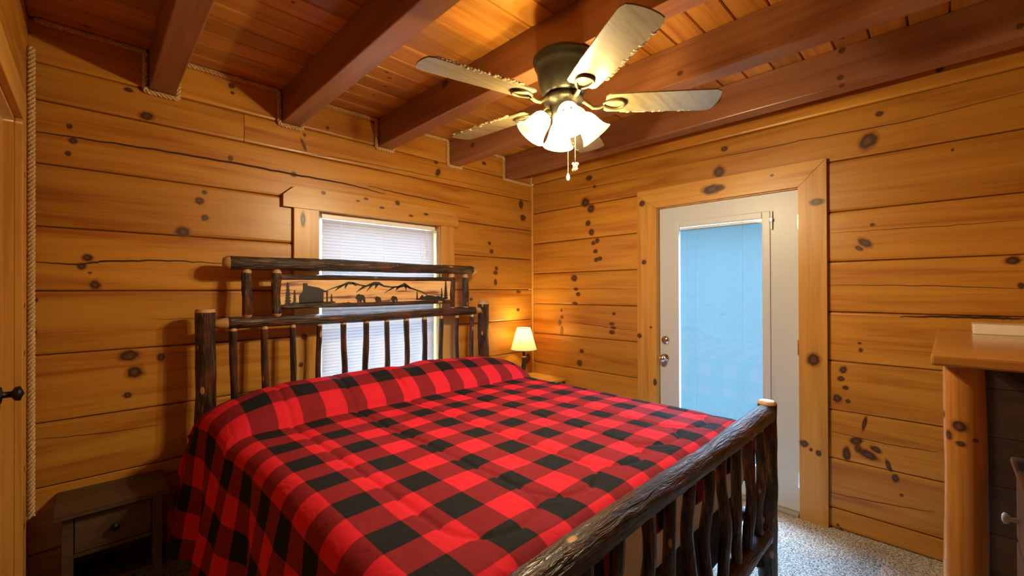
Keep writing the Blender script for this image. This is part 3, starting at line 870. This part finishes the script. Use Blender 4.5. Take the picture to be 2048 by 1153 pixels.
def tree(cx, top, bot, w, tiers):
    left, right = [], []
    for k in range(tiers):
        t0_, t1_ = top + (bot - top) * k / tiers, top + (bot - top) * (k + 1) / tiers
        ww = w * (0.22 + 0.78 * (k + 1) / tiers)
        right += [(cx + ww * .35 * (k > 0), t0_ + 1), (cx + ww, t1_ - 2)]
        left += [(cx - ww * .35 * (k > 0), t0_ + 1), (cx - ww * .95, t1_ - 4)]
    poly = [(cx, top)] + right[1:] + [(cx + 4, bot), (cx + 4, bot + 9), (cx - 4, bot + 9), (cx - 4, bot)] + left[:0:-1]
    cut('tree_cutout', poly)
tree(183, 228, 456, 40, 8); tree(252, 306, 428, 19, 6); tree(630, 348, 424, 13, 5)
tree(1505, 318, 400, 11, 5); tree(1757, 288, 380, 12, 6); tree(1798, 212, 396, 24, 8)
cut('cabin_cutout', [(298, 448), (300, 368), (338, 322), (338, 240), (383, 240), (383, 264), (500, 285), (560, 314), (608, 328), (546, 334), (546, 436)])
cut('porch_post_cutout', [(578, 326), (590, 328), (590, 430), (578, 430)])
cut('ground_cutout', [(205, 470), (230, 432), (300, 440), (540, 428), (660, 426), (672, 436), (520, 458), (330, 466)])
cut('ground_cutout', [(700, 447), (750, 438), (775, 440), (800, 432), (830, 440), (845, 444), (770, 449)])
cut('ground_cutout', [(1480, 408), (1530, 392), (1556, 358), (1574, 378), (1615, 362), (1660, 368), (1700, 376), (1720, 368), (1750, 382), (1822, 398), (1780, 408), (1600, 414)])
def ridge(pts, ths):
    n = len(pts); up = pts; lo = [(x, yv + t) for (x, yv), t in zip(pts, ths)]
    cut('mountain_cutout', up + lo[::-1])
ridge([(568, 318), (640, 286), (720, 260), (800, 224), (850, 228), (920, 252), (985, 262)], [5, 9, 14, 26, 22, 12, 12])
ridge([(980, 262), (1060, 226), (1115, 226), (1165, 262), (1250, 274), (1312, 270)], [14, 34, 30, 14, 12, 14])
ridge([(1308, 270), (1378, 236), (1440, 282), (1560, 326), (1612, 364)], [16, 40, 16, 8, 4])
for sp in ([(715, 262), (760, 262), (655, 326)], [(770, 250), (800, 250), (765, 300)], [(830, 238), (850, 232), (888, 272)], [(950, 268), (1000, 268), (878, 336)], [(1030, 256), (1060, 256), (986, 326)],
           [(1080, 250), (1115, 250), (1072, 302)], [(1260, 276), (1300, 276), (1165, 342)], [(1300, 270), (1350, 266), (1285, 318)], [(1372, 262), (1392, 262), (1396, 322)], [(1400, 266), (1430, 278), (1430, 304)]):
    cut('mountain_cutout', sp)
bear0 = [(876, 388), (886, 362), (905, 350), (935, 358), (958, 362), (972, 388), (978, 442), (962, 442), (953, 414), (940, 410), (934, 440), (918, 440), (915, 406), (908, 442), (893, 442), (894, 406), (880, 402)]
cut('bear_cutout', bear0)
for x0_, x1_, yt, yb in ((1072, 1138, 374, 440), (1240, 1305, 370, 432)):
    cut('bear_cutout', [(x0_ + (x - 876) / 102 * (x1_ - x0_), yt + (yv - 350) / 92 * (yb - yt)) for x, yv in bear0])
# footboard
log('footboard_post', (HBX0, FBY, 0), (HBX0, FBY, 0.862), 0.046, 0.043, M['bark_z'], bed, tip1=0.016, sides=18, tipr=0.75)
log('footboard_post', (HBX1 + .012, FBY, 0), (HBX1 + .012, FBY, 0.866), 0.044, 0.041, M['bark_z'], bed, tip1=0.016, sides=18, tipr=0.75)
log('footboard_rail', (HBX0, FBY, 0.780), (HBX1, FBY, 0.806), 0.040, 0.045, M['bark_x'], bed, tip0=0.02, tip1=0.02, sides=20, tipr=0.8, n=60)
log('lower_footboard_rail', (HBX0 + .02, FBY, 0.235), (HBX1 - .045, FBY, 0.235), 0.044, 0.042, M['bark_x'], bed, tip0=0.02, tip1=0.02, sides=16, tipr=0.75)
for k in range(12):
    x = -2.576 + 0.1526 * k
    r = lr.uniform(0.019, 0.0225)
    log('spindle', (x + lr.uniform(-.012, .012), FBY, 0.245), (x + lr.uniform(-.006, .006), FBY, 0.790), r * 1.05, r, M['bark_z'], bed, tip0=0.03, tip1=0.04, sides=10, wob=0.011, tipr=0.6)
for x in (-2.650, -0.826):
    log('side_rail', (x, HBY, 0.30), (x, FBY, 0.30), 0.034, 0.033, M['bark_y'], bed, tip0=0.05, tip1=0.05)
log('leg_brace', (HBX1 - .02, FBY + .02, 0.06), (HBX1 - .20, FBY + .40, 0.27), 0.020, 0.018, M['bark_y'], bed, sides=10)

# mattress, box spring
mx0, mx1, my0, my1 = -2.655, -0.822, -2.195, -0.21
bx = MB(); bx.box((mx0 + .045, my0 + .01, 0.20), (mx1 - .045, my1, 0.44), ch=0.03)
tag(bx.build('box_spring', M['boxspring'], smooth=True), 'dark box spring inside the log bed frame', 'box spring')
bx = MB(); bx.box((mx0, my0, 0.44), (mx1, my1, 0.735), ch=0.045)
tag(bx.build('mattress', M['sheet'], smooth=True), 'mattress in a cream sheet showing behind the footboard spindles', 'mattress')

# ------------------------------------------------------------------ comforter
def comforter():
    er = 0.085                                   # radius of the rounded mattress edge
    ex0, ex1, ey = -2.700, -0.790, -2.208        # outer planes: left, right, foot
    top = 0.772
    head = -0.222
    du = 0.0090
    sL, sR = 0.64, 0.36                          # cloth length past the left / right edge
    tF = 0.245                                   # past the foot edge
    us = np.arange(ex0 + er - sL, ex1 - er + sR + du, du)
    vs_ = np.arange(ey + er - tF, head + du, du)
    cr = random.Random(5)
    verts = []; uvs = []
    def edge(d, drop_flare=0.10):
        """d = cloth length beyond the start of the rounded edge -> (outward, down)"""
        if d <= 0: return 0.0, 0.0
        a = d / er
        if a < PI / 2: return er * math.sin(a), er * (1 - math.cos(a))
        rest = d - er * PI / 2
        return er + rest * drop_flare, er + rest
    seams = [-2.46 + 0.31 * k for k in range(6)]
    for v in vs_:
        for u in us:
            x, yy, z = u, v, top
            dl, dr, df = (ex0 + er) - u, u - (ex1 - er), (ey + er) - v
            out, dn_s = edge(max(dl, dr), 0.11 if dl > dr else 0.05)
            outf, dn_f = edge(df, 0.0)
            bulge = 0.075 * min(1, max(0, (v + 1.15) / 0.75)) ** 1.5
            if dl > 0: x = ex0 + er - out - bulge * min(1, dl / er)
            elif dr > 0: x = ex1 - er + out
            if df > 0: yy = ey + er - outf
            dn = max(dn_s, dn_f)
            # pillow ridge at the head
            q = (v - head) / -0.60
            if 0 <= q <= 1:
                prof = math.sin(PI * min(1, q * 1.12 + 0.02)) if q < 0.85 else 0.0
                prof = max(0, prof) ** 0.62
            else: prof = 0
            c = (u - (ex0 + ex1) / 2) / ((ex1 - ex0) / 2)
            env = max(0.0, 1 - abs(c) ** 5 * 0.55) if abs(c) < 1 else 0.45 * max(0, 1 - (abs(c) - 1) * 3)
            pill = 0.155 * prof * env * (1 - 0.12 * math.exp(-((c - 0.05) / 0.10) ** 2)) * (1 + 0.05 * math.sin(7.3 * u + 1))
            z += pill
            if q < 0.17 and q >= 0: z -= 0.10 * (1 - q / 0.17) ** 2
            # quilting seams run head to foot and close in round ends
            dmin = 9.0
            for s in seams:
                w = 0.155
                ye = -1.93
                if v > ye: d = abs(abs(u - (s + 0.155)) - w)
                else: d = abs(math.hypot(u - (s + 0.155), v - ye) - w)
                dmin = min(dmin, d)
            z -= 0.009 * math.exp(-(dmin / 0.009) ** 2) + 0.0012 * math.exp(-(dmin / 0.04) ** 2) - 0.004
            # soft dents and creases
            z += 0.003 * math.sin(11 * u + 3 * v) * math.sin(9 * v - 2 * u + 1) + 0.0008 * math.sin(23 * u - 14 * v) + 0.0006 * math.sin(37 * v + 9 * u)
            z -= 0.012 * max(0, (-v - 1.5)) * 0.9
            z += 0.012 * (1 - abs(c) ** 2) if abs(c) < 1 else 0
            z -= dn
            # folds of the hanging sides
            if dn_s > er:
                dd = (dn_s - er)
                fold = dd * (0.07 * math.sin(v * 11 + 0.8) + 0.035 * math.sin(v * 23 + 2 * dd))
                if dl > dr: x += -abs(0.02) * (dd / 0.4) + fold
                else: x += -fold * 0.4
                if dl > dr and v > -0.75:
                    k = min(1, (v + 0.75) / 0.4)
                    x -= k * dd * 0.02; yy += 0.015 * k * math.sin(u * 26)
            if dn_f > er and df > 0:
                dd = dn_f - er
                yy += 0.010 * math.sin(u * 19) * min(1, dd / 0.1) + 0.012
                z += 0.012 * math.sin(u * 11 + 1.5) * min(1, dd / 0.1)
            verts.append((x, yy, z))
            uvs.append(((u + 1.708) / 0.2155 + 0.5, (v + 2.092) / 0.2155 + 0.5))
    nu, nv = len(us), len(vs_)
    faces = [(j * nu + i, j * nu + i + 1, (j + 1) * nu + i + 1, (j + 1) * nu + i) for j in range(nv - 1) for i in range(nu - 1)]
    me = bpy.data.meshes.new('comforter')
    me.from_pydata(verts, [], faces)
    ul = me.uv_layers.new(name='UVMap')
    flat = np.array([uvs[lp.vertex_index] for lp in me.loops], dtype=np.float32).ravel()
    ul.data.foreach_set('uv', flat)
    me.polygons.foreach_set('use_smooth', [True] * len(faces))
    me.materials.append(M['plaid'])
    o = bpy.data.objects.new('comforter', me); COL.objects.link(o)
    so = o.modifiers.new('thickness', 'SOLIDIFY'); so.thickness = 0.014; so.offset = -1
    tag(o, 'red and black buffalo plaid quilted comforter spread over the bed', 'comforter')
comforter()

# ------------------------------------------------------------------ ceiling fan
FC = Vector((-1.622, -1.692, 0)); ZB = 2.243
fan = thing('ceiling_fan', 'dark bronze five-blade ceiling fan with lit frosted glass shades', 'ceiling fan', (FC.x, FC.y, BEAM_Z))
b = MB(); b.lathe([(0.001, 2.455), (0.128, 2.455), (0.136, 2.448), (0.137, 2.436), (0.130, 2.428), (0.131, 2.416), (0.126, 2.404), (0.120, 2.396), (0.117, 2.375), (0.112, 2.345), (0.104, 2.315), (0.094, 2.292), (0.080, 2.280), (0.001, 2.278)], FC, 48)
b.build('motor_housing', M['bronze'], fan, smooth=True)
b = MB(); b.lathe([(0.001, 2.282), (0.082, 2.280), (0.090, 2.268), (0.088, 2.252), (0.066, 2.244), (0.060, 2.225), (0.058, 2.195), (0.050, 2.180), (0.030, 2.170), (0.001, 2.168)], FC, 40)
b.build('switch_housing', M['bronze'], fan, smooth=True)
ANG0 = math.radians(96)
R_TIP = 0.672
for k in range(5):
    a = ANG0 + k * 2 * PI / 5
    Rz = Matrix.Rotation(a, 4, 'Z')
    pitch = Matrix.Rotation(math.radians(-9), 4, 'X')
    T = Matrix.Translation((FC.x, FC.y, ZB)) @ Rz
    # blade outline in local x (radial), y
    half = [(0.185, 0.052), (0.200, 0.064), (0.36, 0.071), (0.55, 0.076), (R_TIP - .030, 0.077), (R_TIP - .008, 0.067), (R_TIP, 0.043), (R_TIP + .004, 0.012)]
    out = [(x, -w_) for x, w_ in half] + half[::-1]
    n = len(out); vv = [T @ (pitch @ Vector((x, yv, 0.008))) for x, yv in out] + [T @ (pitch @ Vector((x, yv, 0.002))) for x, yv in out]
    b = MB(); b.add(vv, [tuple(range(n)), tuple(range(2 * n - 1, n - 1, -1))] + [(i, n + i, n + (i + 1) % n, (i + 1) % n) for i in range(n)])
    bl = b.build('blade', M['blade'], fan)
    # dust along the leading edge
    b = MB(); dr = random.Random(k)
    for i in range(26):
        x = 0.27 + (R_TIP - 0.31) * i / 25; e = 0.0735
        p = T @ (pitch @ Vector((x, e + dr.uniform(-.003, .003), 0.006 + dr.uniform(-.002, .003))))
        b.lathe([(0.0005, -0.004), (0.010, -0.002), (0.010, 0.002), (0.0005, 0.005)], p, 6)
    b.build('edge_dust', M['dust'], bl, kind='stuff')
    # blade iron: bent arm and open loop under the blade root
    b = MB()
    arm = [(0.078, 0, 0.022), (0.105, 0, 0.004), (0.130, 0, -0.016), (0.155, 0, -0.016), (0.178, 0, -0.006)]
    b.sweep([T @ Vector(p) for p in arm], [0.011, 0.010, 0.009, 0.009, 0.010], 8)
    loop = [T @ (pitch @ Vector((0.222 - 0.047 * math.cos(t), 0.043 * math.sin(t) * (0.55 + 0.45 * (1 - math.cos(t)) / 2), -0.003))) for t in [2 * PI * i / 20 for i in range(21)]]
    b.sweep(loop, 0.0065, 8, caps=False)
    b.build('blade_iron', M['bronze_edge'], fan, smooth=True)
# four bell shades with bulbs
for k in range(4):
    a = YAW + PI + k * PI / 2 + 0.06
    out = Vector((math.cos(a), math.sin(a), 0))
    neck = Vector((FC.x, FC.y, 2.200)) + out * 0.078
    tilt = math.radians(38)
    ax = (out * math.sin(tilt) - Vector((0, 0, 1)) * math.cos(tilt)).normalized()
    Rm = Vector((0, 0, 1)).rotation_difference(ax).to_matrix().to_4x4()
    b = MB(); b.sweep([Vector((FC.x, FC.y, 2.195)) + out * 0.030, neck - ax * 0.012, neck + ax * 0.012], [0.012, 0.014, 0.021], 12)
    b.build('light_arm', M['bronze'], fan, smooth=True)
    b = MB(); prof = [(0.020, 0.004), (0.030, 0.008), (0.041, 0.024), (0.047, 0.045), (0.051, 0.070), (0.057, 0.092), (0.065, 0.108), (0.073, 0.117), (0.071, 0.118), (0.062, 0.107), (0.054, 0.091), (0.048, 0.070), (0.044, 0.045), (0.038, 0.025), (0.028, 0.011), (0.019, 0.007)]
    b.lathe(prof, neck, 28, M4=Rm)
    sh = b.build('glass_shade', M['bell'], fan, smooth=True)
    b = MB(); b.lathe([(0.001, 0.012), (0.013, 0.014), (0.013, 0.030), (0.019, 0.040), (0.022, 0.052), (0.018, 0.063), (0.010, 0.069), (0.001, 0.070)], neck, 16, M4=Rm)
    b.build('bulb', M['bulb'], sh, smooth=True)
    l = bpy.data.lights.new('fan_bulb_light', 'POINT'); l.energy = FAN_WATT; l.color = FAN_COL; l.shadow_soft_size = 0.022
    lo = bpy.data.objects.new('fan_bulb_light', l); COL.objects.link(lo); lo.parent = fan
    lo.location = neck + ax * 0.096 - fan.location
# pull chains
for (dx, dy, zt, zb_, big) in ((0.016, -0.012, 2.172, 1.935, False), (0.066, -0.014, 2.19, 2.000, True)):
    b = MB(); x, yv = FC.x + dx, FC.y + dy
    n = int((zt - zb_) / 0.0075)
    for i in range(n):
        b.lathe([(0.0003, -0.0026), (0.0024, -0.0012), (0.0024, 0.0012), (0.0003, 0.0026)], (x, yv, zt - i * 0.0075), 6)
    b.sweep([(x, yv, zt), (x, yv, zb_)], 0.0009, 5)
    ch2 = b.build('pull_chain', M['chain'], fan, smooth=True)
    b = MB()
    if big:
        gr = random.Random(2)
        for i in range(14):
            t = 2 * PI * i / 7; r = 0.011 if i < 7 else 0.005
            b.lathe([(0.0004, 0.008), (0.0065, 0.0), (0.0004, -0.009)], (x + r * math.cos(t), yv + r * math.sin(t), zb_ - 0.012 - 0.012 * (i % 3)), 6)
    else:
        b.lathe([(0.0004, 0.004), (0.006, -0.006), (0.0085, -0.020), (0.005, -0.030), (0.0004, -0.034)], (x, yv, zb_), 8)
    b.build('crystal_pull', M['crystal'], ch2)

# ------------------------------------------------------------------ table lamp and right nightstand
def nightstand(name, label, x0, x1, y0, y1, h, mat, planks):
    t = thing(name, label, 'nightstand', ((x0 + x1) / 2, (y0 + y1) / 2, 0), 'nightstands')
    w = (y1 - y0) / planks
    for i in range(planks):
        ebox('top_plank', (x0, y0 + i * w + .0008, h - .024), (x1, y0 + (i + 1) * w - .0008, h), mat, t, ch=.003)
    ix0, ix1, iy0, iy1 = x0 + .025, x1 - .025, y0 + .022, y1 - .01
    for xx in (ix0, ix1 - .035):
        for yy in (iy0, iy1 - .035):
            ebox('leg', (xx, yy, 0), (xx + .035, yy + .035, h - .024), mat, t, ch=.002)
    ebox('side_panel', (ix0 + .008, iy0 + .035, .12), (ix0 + .022, iy1 - .035, h - .024), mat, t, ch=0)
    ebox('side_panel', (ix1 - .022, iy0 + .035, .12), (ix1 - .008, iy1 - .035, h - .024), mat, t, ch=0)
    ebox('back_panel', (ix0 + .035, iy1 - .022, .12), (ix1 - .035, iy1 - .010, h - .024), mat, t, ch=0)
    dh = .15
    d = ebox('drawer_front', (ix0 + .038, iy0 + .004, h - .035 - dh), (ix1 - .038, iy0 + .022, h - .035), mat, t, ch=.003)
    kx = (ix0 + ix1) / 2
    b = MB(); b.lathe([(0.0005, 0), (0.008, 0.0), (0.007, 0.012), (0.016, 0.018), (0.017, 0.026), (0.0005, 0.031)], (kx, iy0 + .004, h - .035 - dh / 2), 16, M4=Matrix.Rotation(PI / 2, 4, 'X'))
    b.build('knob', M['iron'], d, smooth=True)
    ebox('rail', (ix0 + .035, iy0 + .004, h - .055 - dh), (ix1 - .035, iy0 + .022, h - .038 - dh), mat, t, ch=.002)
    ebox('shelf', (ix0 + .01, iy0 + .01, .12), (ix1 - .01, iy1 - .01, .138), mat, t, ch=.002)
    return t
nightstand('nightstand', 'dark weathered nightstand with black knob, in shadow left of the bed', -3.245, -2.868, -0.315, -0.004, 0.482, M['rustic_x'], 2)
nightstand('nightstand', 'pine nightstand under the lit lamp in the far corner', -0.52, -0.02, -0.43, -0.02, 0.600, M['trim_x'], 3)
LX, LY, LZ = -0.300, -0.165, 0.600
lamp = thing('table_lamp', 'small lit table lamp with cream tapered shade in the corner', 'lamp', (LX, LY, LZ))
b = MB(); b.lathe([(0.0005, 0.0), (0.062, 0.0), (0.064, 0.010), (0.050, 0.018), (0.030, 0.024), (0.016, 0.036)], (LX, LY, LZ), 28); b.build('base', M['bronze'], lamp, smooth=True)
b = MB(); b.lathe([(0.016, 0.034), (0.011, 0.060), (0.018, 0.085), (0.024, 0.110), (0.017, 0.150), (0.012, 0.172), (0.021, 0.178), (0.021, 0.186), (0.011, 0.192), (0.013, 0.230), (0.010, 0.300), (0.0005, 0.302)], (LX, LY, LZ), 24); b.build('stem', M['bronze'], lamp, smooth=True)
b = MB(); b.lathe([(0.024, 0.196), (0.030, 0.200), (0.024, 0.204)], (LX, LY, LZ), 24); b.build('collar', M['chain'], lamp, smooth=True)
zs0, zs1 = 0.268, 0.463
b = MB(); b.lathe([(0.118, zs0), (0.062, zs1), (0.0605, zs1), (0.1165, zs0), (0.118, zs0)], (LX, LY, LZ), 40); shd = b.build('lamp_shade', M['lampshade'], lamp, smooth=True)
for r, z in ((0.1185, zs0), (0.0625, zs1)):
    b = MB(); b.sweep([(LX + r * math.cos(t), LY + r * math.sin(t), LZ + z) for t in [2 * PI * i / 32 for i in range(33)]], 0.0028, 6, caps=False); b.build('trim_band', M['sheet'], shd, smooth=True)
b = MB(); b.lathe([(0.001, 0.300), (0.013, 0.302), (0.013, 0.318), (0.026, 0.345), (0.029, 0.365), (0.022, 0.388), (0.001, 0.396)], (LX, LY, LZ), 18); b.build('bulb', M['bulb'], lamp, smooth=True)
l = bpy.data.lights.new('lamp_bulb_light', 'POINT'); l.energy = LAMP_WATT; l.color = LAMP_COL; l.shadow_soft_size = 0.03
lo = bpy.data.objects.new('lamp_bulb_light', l); COL.objects.link(lo); lo.parent = lamp; lo.location = (0, 0, 0.425)

# ------------------------------------------------------------------ log-post shelf with flat box, dresser
SX0, SX1, SY1, SY0, SZ = -1.215, -0.012, -2.856, YF + 0.01, 1.205
shelf = thing('log_post_shelf', 'tall shelf of glossy pine slab on a thick varnished log post', 'shelf', (-0.65, -3.2, 0))
b = MB(); b.box((SX0, SY0, SZ - .036), (SX1, SY1, SZ), ch=0.007); b.build('slab_top', M['slab'], shelf)
def plog(x, yv, r):
    b = MB(); pr = random.Random(int(abs(x * yv) * 100)); pts = []; rad = []
    for i in range(25):
        t = i / 24; pts.append((x + .003 * math.sin(4 * t), yv + .003 * math.sin(6 * t + 1), t * (SZ - .036))); rad.append(r * (1.06 - 0.10 * t) * (1 + .012 * math.sin(17 * t)))
    b.sweep(pts, rad, 28)
    return b.build('log_post', M['post'], shelf, smooth=True)
M['dark_board'] = wood('darkening_board', (0.060, 0.026, 0.012), (0.024, 0.010, 0.006), 1, rough=0.5, across=18, vary=0.3)
for k in range(5):  # assumed boards, added to darken the space under the shelf
    ebox('added_back_board', (-0.045, YF + .012, .004 + k * .2325), (-0.020, -2.925, .004 + k * .2325 + .2305), M['dark_board'], shelf, ch=.004)
PX, PYY, PR = -1.035, -2.932, 0.0520
post = plog(PX, PYY, PR)
plog(-0.105, PYY, PR)
plog(-0.105, YF + .10, PR)
for px, py, rx, ry in ((1917, 853, 11, 11), (1896, 870, 6, 9), (1919, 888, 7, 5), (1950, 882, 4, 4), (1886, 828, 3, 7)):
    d = _f + (px - 1024) / F_PX * _r - (py - 576.5) / F_PX * _u
    ox, oy = CAM.x - PX, CAM.y - PYY
    A = d.x ** 2 + d.y ** 2; Bq = 2 * (ox * d.x + oy * d.y); Cq = ox * ox + oy * oy - (PR * 1.02) ** 2
    disc = Bq * Bq - 4 * A * Cq
    if disc <= 0: continue
    t = (-Bq - math.sqrt(disc)) / (2 * A); p = CAM + d * t
    th = math.atan2(p.y - PYY, p.x - PX); s = t / F_PX * 1.7
    n = 20; vs = []; uvs = []
    for rr in (0, .35, .7, 1.0):
        for k in range(n):
            a_ = 2 * PI * k / n; uu, ww = rr * math.cos(a_), rr * math.sin(a_)
            tt = th + uu * rx * s / PR; zz = p.z + ww * ry * s
            r_ = PR * (1.06 - .10 * zz / (SZ - .036)) * (1 + .012 * math.sin(17 * zz / (SZ - .036))) + .0012
            q_ = zz / (SZ - .036)
            vs.append((PX + .003 * math.sin(4 * q_) + r_ * math.cos(tt), PYY + .003 * math.sin(6 * q_ + 1) + r_ * math.sin(tt), zz)); uvs.append((uu, ww))
    fs = [(j * n + k, j * n + (k + 1) % n, (j + 1) * n + (k + 1) % n, (j + 1) * n + k) for j in range(3) for k in range(n)]
    b = MB(); b.add(vs, fs); o = b.build('knot', M['knot'], post, smooth=True)
    ul = o.data.uv_layers.new(name='UVMap')
    for lp in o.data.loops: ul.data[lp.index].uv = uvs[lp.vertex_index]
b = MB(); b.box((-0.235, -3.36, SZ), (-0.07, -2.976, SZ + .046), ch=.004)
tag(b.build('flat_box', M['ivory']), 'flat ivory box lying on the glossy pine shelf', 'box')

DRX0, DRX1, DRY0, DRY1, DRH = -2.25, -0.86, YF + .02, -3.055, 0.835
dr_ = thing('dresser', 'dark brown dresser with cream knobs under the log-post shelf', 'dresser', ((DRX0 + DRX1) / 2, (DRY0 + DRY1) / 2, 0))
# stands clear of the shelf's posts
ebox('top', (DRX0, DRY0, DRH - .025), (DRX1, DRY1 + .012, DRH), M['dresser'], dr_, ch=.010)
ebox('carcass', (DRX0 + .02, DRY0, .06), (DRX1 - .012, DRY1 - .020, DRH - .025), M['dresser'], dr_, ch=.003)
for r_i in range(3):
    for c_i in range(2):
        w = (DRX1 - DRX0 - .05) / 2; xa = DRX0 + .025 + c_i * w; za = .085 + r_i * .243
        d = ebox('drawer_front', (xa + .004, DRY1 - .020, za), (xa + w - .004, DRY1, za + .228), M['dresser'], dr_, ch=.006)
        for kx in (xa + w * .10, xa + w * .90):
            b = MB(); b.lathe([(0.0005, 0), (0.009, 0.0), (0.007, 0.014), (0.008, 0.018), (0.017, 0.024), (0.0185, 0.032), (0.010, 0.037), (0.0005, 0.038)], (kx, DRY1, za + .075), 18, M4=Matrix.Rotation(-PI / 2, 4, 'X'))
            b.build('knob', M['ivory'], d, smooth=True)
for xx in (DRX0 + .03, DRX1 - .075):
    for yy in (DRY0 + .02, DRY1 - .075):
        ebox('foot', (xx, yy, 0), (xx + .05, yy + .05, .06), M['dresser'], dr_, ch=.003)
